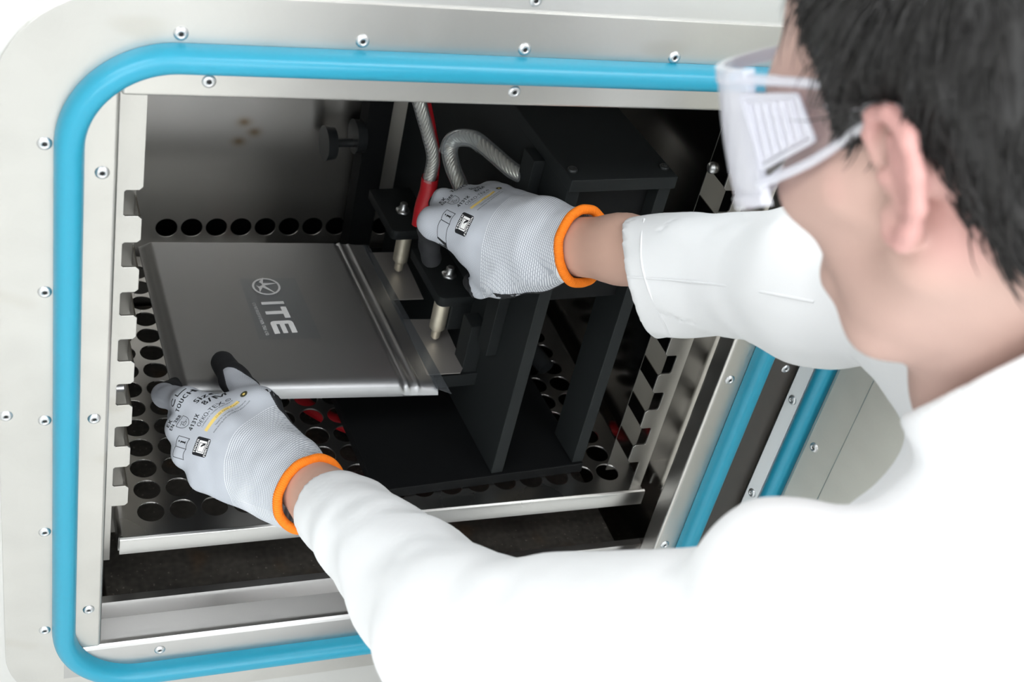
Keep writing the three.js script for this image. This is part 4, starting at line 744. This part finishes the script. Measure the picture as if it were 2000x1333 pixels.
{ // left glove: thumb on the pouch, fingers below it
  const k1 = P(365, 785, 1.43), k4 = P(400, 930, 1.415), w = P(620, 960, 1.355);
  const n = new THREE.Vector3().crossVectors(k4.clone().sub(k1), w.clone().sub(k1)).normalize(); if (n.dot(CZ) < 0) n.negate();
  const bones = [
    [[366, 786, 1.432], [560, 915, 1.385], 0.0165, 0.026, 0.012], [[353, 838, 1.428], [560, 930, 1.38], 0.0165, 0.026, 0.012], [[366, 888, 1.42], [560, 950, 1.378], 0.0160, 0.026, 0.012], [[396, 932, 1.415], [565, 975, 1.375], 0.0145, 0.026, 0.012],
    [[560, 935, 1.382], [655, 1000, 1.315], 0.038, 0.0415, 0.02], [[470, 870, 1.415], [560, 930, 1.39], 0.024, 0.034, 0.02], [[430, 905, 1.42], [560, 950, 1.385], 0.024, 0.032, 0.02],
    [[560, 900, 1.395], [505, 800, 1.44], 0.026, 0.020, 0.02], [[505, 800, 1.44], [458, 742, 1.495], 0.019, 0.0148, 0.012], [[458, 742, 1.495], [436, 710, 1.528], 0.0145, 0.0128, 0.008], [[430, 800, 1.44], [500, 800, 1.44], 0.016, 0.018, 0.02],
    [[366, 786, 1.432], [320, 773, 1.478], 0.0150, 0.0132, 0.006], [[320, 773, 1.478], [345, 760, 1.530], 0.0130, 0.0115, 0.004], [[345, 760, 1.530], [395, 748, 1.555], 0.0115, 0.0105, 0.004],
    [[353, 838, 1.428], [352, 815, 1.475], 0.0155, 0.0125, 0.005], [[352, 815, 1.475], [400, 780, 1.54], 0.0125, 0.0108, 0.004], [[366, 888, 1.42], [375, 850, 1.468], 0.0150, 0.012, 0.005], [[375, 850, 1.468], [430, 800, 1.53], 0.012, 0.0105, 0.004],
    [[396, 932, 1.415], [410, 890, 1.46], 0.0135, 0.011, 0.005], [[410, 890, 1.46], [450, 840, 1.51], 0.011, 0.0098, 0.004]];
  const o = k1.clone().add(k4).add(w).multiplyScalar(1 / 3).addScaledVector(n, 0.018);
  const thumb = cap(P(500, 795, 1.445), P(436, 705, 1.53), 0.027, 0.024), m1 = CX.clone().multiplyScalar(-0.91).addScaledVector(CY, -0.43), m2 = CX.clone().multiplyScalar(-0.35).addScaledVector(CY, 0.94), q1 = P(446, 724, 1.51), q2 = P(445, 711, 1.51);
  const side = (m, q, x, y, z) => m.x * (x - q.x) + m.y * (y - q.y) + m.z * (z - q.z);
  makeGlove({ bones, label: 'grey knit left glove pinching the pouch cell',
    cuff: { o: P(618, 952, 1.352), n: P(655, 1000, 1.315).sub(P(560, 935, 1.382)).normalize() },
    print: printFrame(397.5, 873.5, [0.46, -1.79], [1.79, 0.46], o, n),
    wrinkle: (x, y, z) => 0.0012 * noise(x * 55, y * 55, z * 55),
    coat: (x, y, z) => {
      const dx = x - k1.x, dy = y - k1.y, dz = z - k1.z, back = dx * n.x + dy * n.y + dz * n.z + 0.034;     // palm side of the hand
      const th = thumb(x, y, z), own = Math.min(-side(m1, q1, x, y, z), -side(m2, q2, x, y, z), back + 0.030);
      return Math.min(Math.max(th, own), Math.max(-th, back));
    } });
}
{ // right glove: closing round the front clamp block
  const k1 = P(842, 432, 1.47), k4 = P(962, 378, 1.50), w = P(1140, 482, 1.375);
  const n = new THREE.Vector3().crossVectors(k4.clone().sub(k1), w.clone().sub(k1)).normalize(); if (n.dot(CZ) < 0) n.negate();
  const bones = [
    [[845, 434, 1.468], [1050, 475, 1.42], 0.0160, 0.032, 0.014], [[868, 393, 1.485], [1050, 465, 1.42], 0.0140, 0.032, 0.012], [[915, 388, 1.495], [1050, 455, 1.425], 0.0155, 0.032, 0.014], [[962, 380, 1.50], [1060, 450, 1.425], 0.0160, 0.032, 0.016],
    [[1050, 470, 1.42], [1160, 484, 1.365], 0.037, 0.0405, 0.02], [[880, 440, 1.47], [960, 470, 1.45], 0.020, 0.030, 0.02], [[960, 470, 1.45], [1050, 480, 1.42], 0.032, 0.040, 0.02],
    [[1050, 515, 1.415], [985, 540, 1.44], 0.025, 0.0175, 0.02], [[985, 540, 1.44], [938, 560, 1.465], 0.0165, 0.0122, 0.014], [[938, 560, 1.465], [925, 553, 1.515], 0.0120, 0.0110, 0.005], [[940, 490, 1.45], [985, 530, 1.44], 0.018, 0.020, 0.025],
    [[845, 434, 1.468], [838, 446, 1.490], 0.0150, 0.0125, 0.008], [[838, 446, 1.490], [838, 478, 1.515], 0.0120, 0.0108, 0.004], [[838, 478, 1.515], [843, 504, 1.530], 0.0108, 0.0102, 0.004],
    [[868, 393, 1.485], [858, 400, 1.52], 0.0135, 0.0118, 0.006], [[858, 400, 1.52], [862, 440, 1.55], 0.0115, 0.0105, 0.004], [[915, 388, 1.495], [905, 400, 1.535], 0.0145, 0.012, 0.006], [[905, 400, 1.535], [900, 440, 1.56], 0.012, 0.0105, 0.004], [[962, 380, 1.50], [950, 400, 1.54], 0.0135, 0.011, 0.006], [[950, 400, 1.54], [940, 430, 1.56], 0.011, 0.010, 0.004]];
  const o = k1.clone().add(k4).add(w).multiplyScalar(1 / 3).addScaledVector(n, 0.016); const pn = n.clone().addScaledVector(CZ, 0.8).normalize();
  const iA = P(818, 440, 1.475), iN = CX.clone().multiplyScalar(0.5).addScaledVector(CY, 0.86).normalize(), fi = P(838, 478, 1.515), fm = P(853, 397, 1.525), tc = [cap(P(1045, 512, 1.415), P(985, 540, 1.44), 0.030, 0.0235), cap(P(985, 540, 1.44), P(938, 560, 1.465), 0.0235, 0.019), cap(P(938, 560, 1.465), P(925, 553, 1.515), 0.019, 0.017)], thumb = (x, y, z) => Math.min(...tc.map((c) => c(x, y, z))), tP = P(917, 548, 1.5), tA = P(960, 550, 1.455), tN = CX.clone().multiplyScalar(0.95).addScaledVector(CY, 0.3).normalize();
  makeGlove({ bones, label: 'grey knit right glove reaching for the clamp block',
    cuff: { o: P(1137, 482, 1.375), n: P(1160, 484, 1.365).sub(P(1050, 470, 1.42)).normalize() },
    print: printFrame(908, 443.6, [0.99, -1.5], [1.5, 0.99], o, pn),
    wrinkle: (x, y, z) => 0.0014 * noise(x * 50, y * 50, z * 50) + 0.0010 * noise(x * 90, y * 30, z * 30),
    coat: (x, y, z) => {
      const back = (x - k1.x) * n.x + (y - k1.y) * n.y + (z - k1.z) * n.z + 0.052;
      const idx = Math.max((x - iA.x) * iN.x + (y - iA.y) * iN.y + (z - iA.z) * iN.z, Math.hypot(x - fi.x, y - fi.y, z - fi.z) - 0.045);
      const mid = Math.hypot(x - fm.x, y - fm.y, z - fm.z) - 0.013, th = thumb(x, y, z);
      const own = (x - tP.x) * tN.x + (y - tP.y) * tN.y + (z - tP.z) * tN.z;
      return Math.min(Math.max(th, Math.min(own, (x - tA.x) * CZ.x + (y - tA.y) * CZ.y + (z - tA.z) * CZ.z + 0.045)), Math.max(-th, Math.min(back, idx, mid)));
    } });
}

renderer.render(scene, camera);
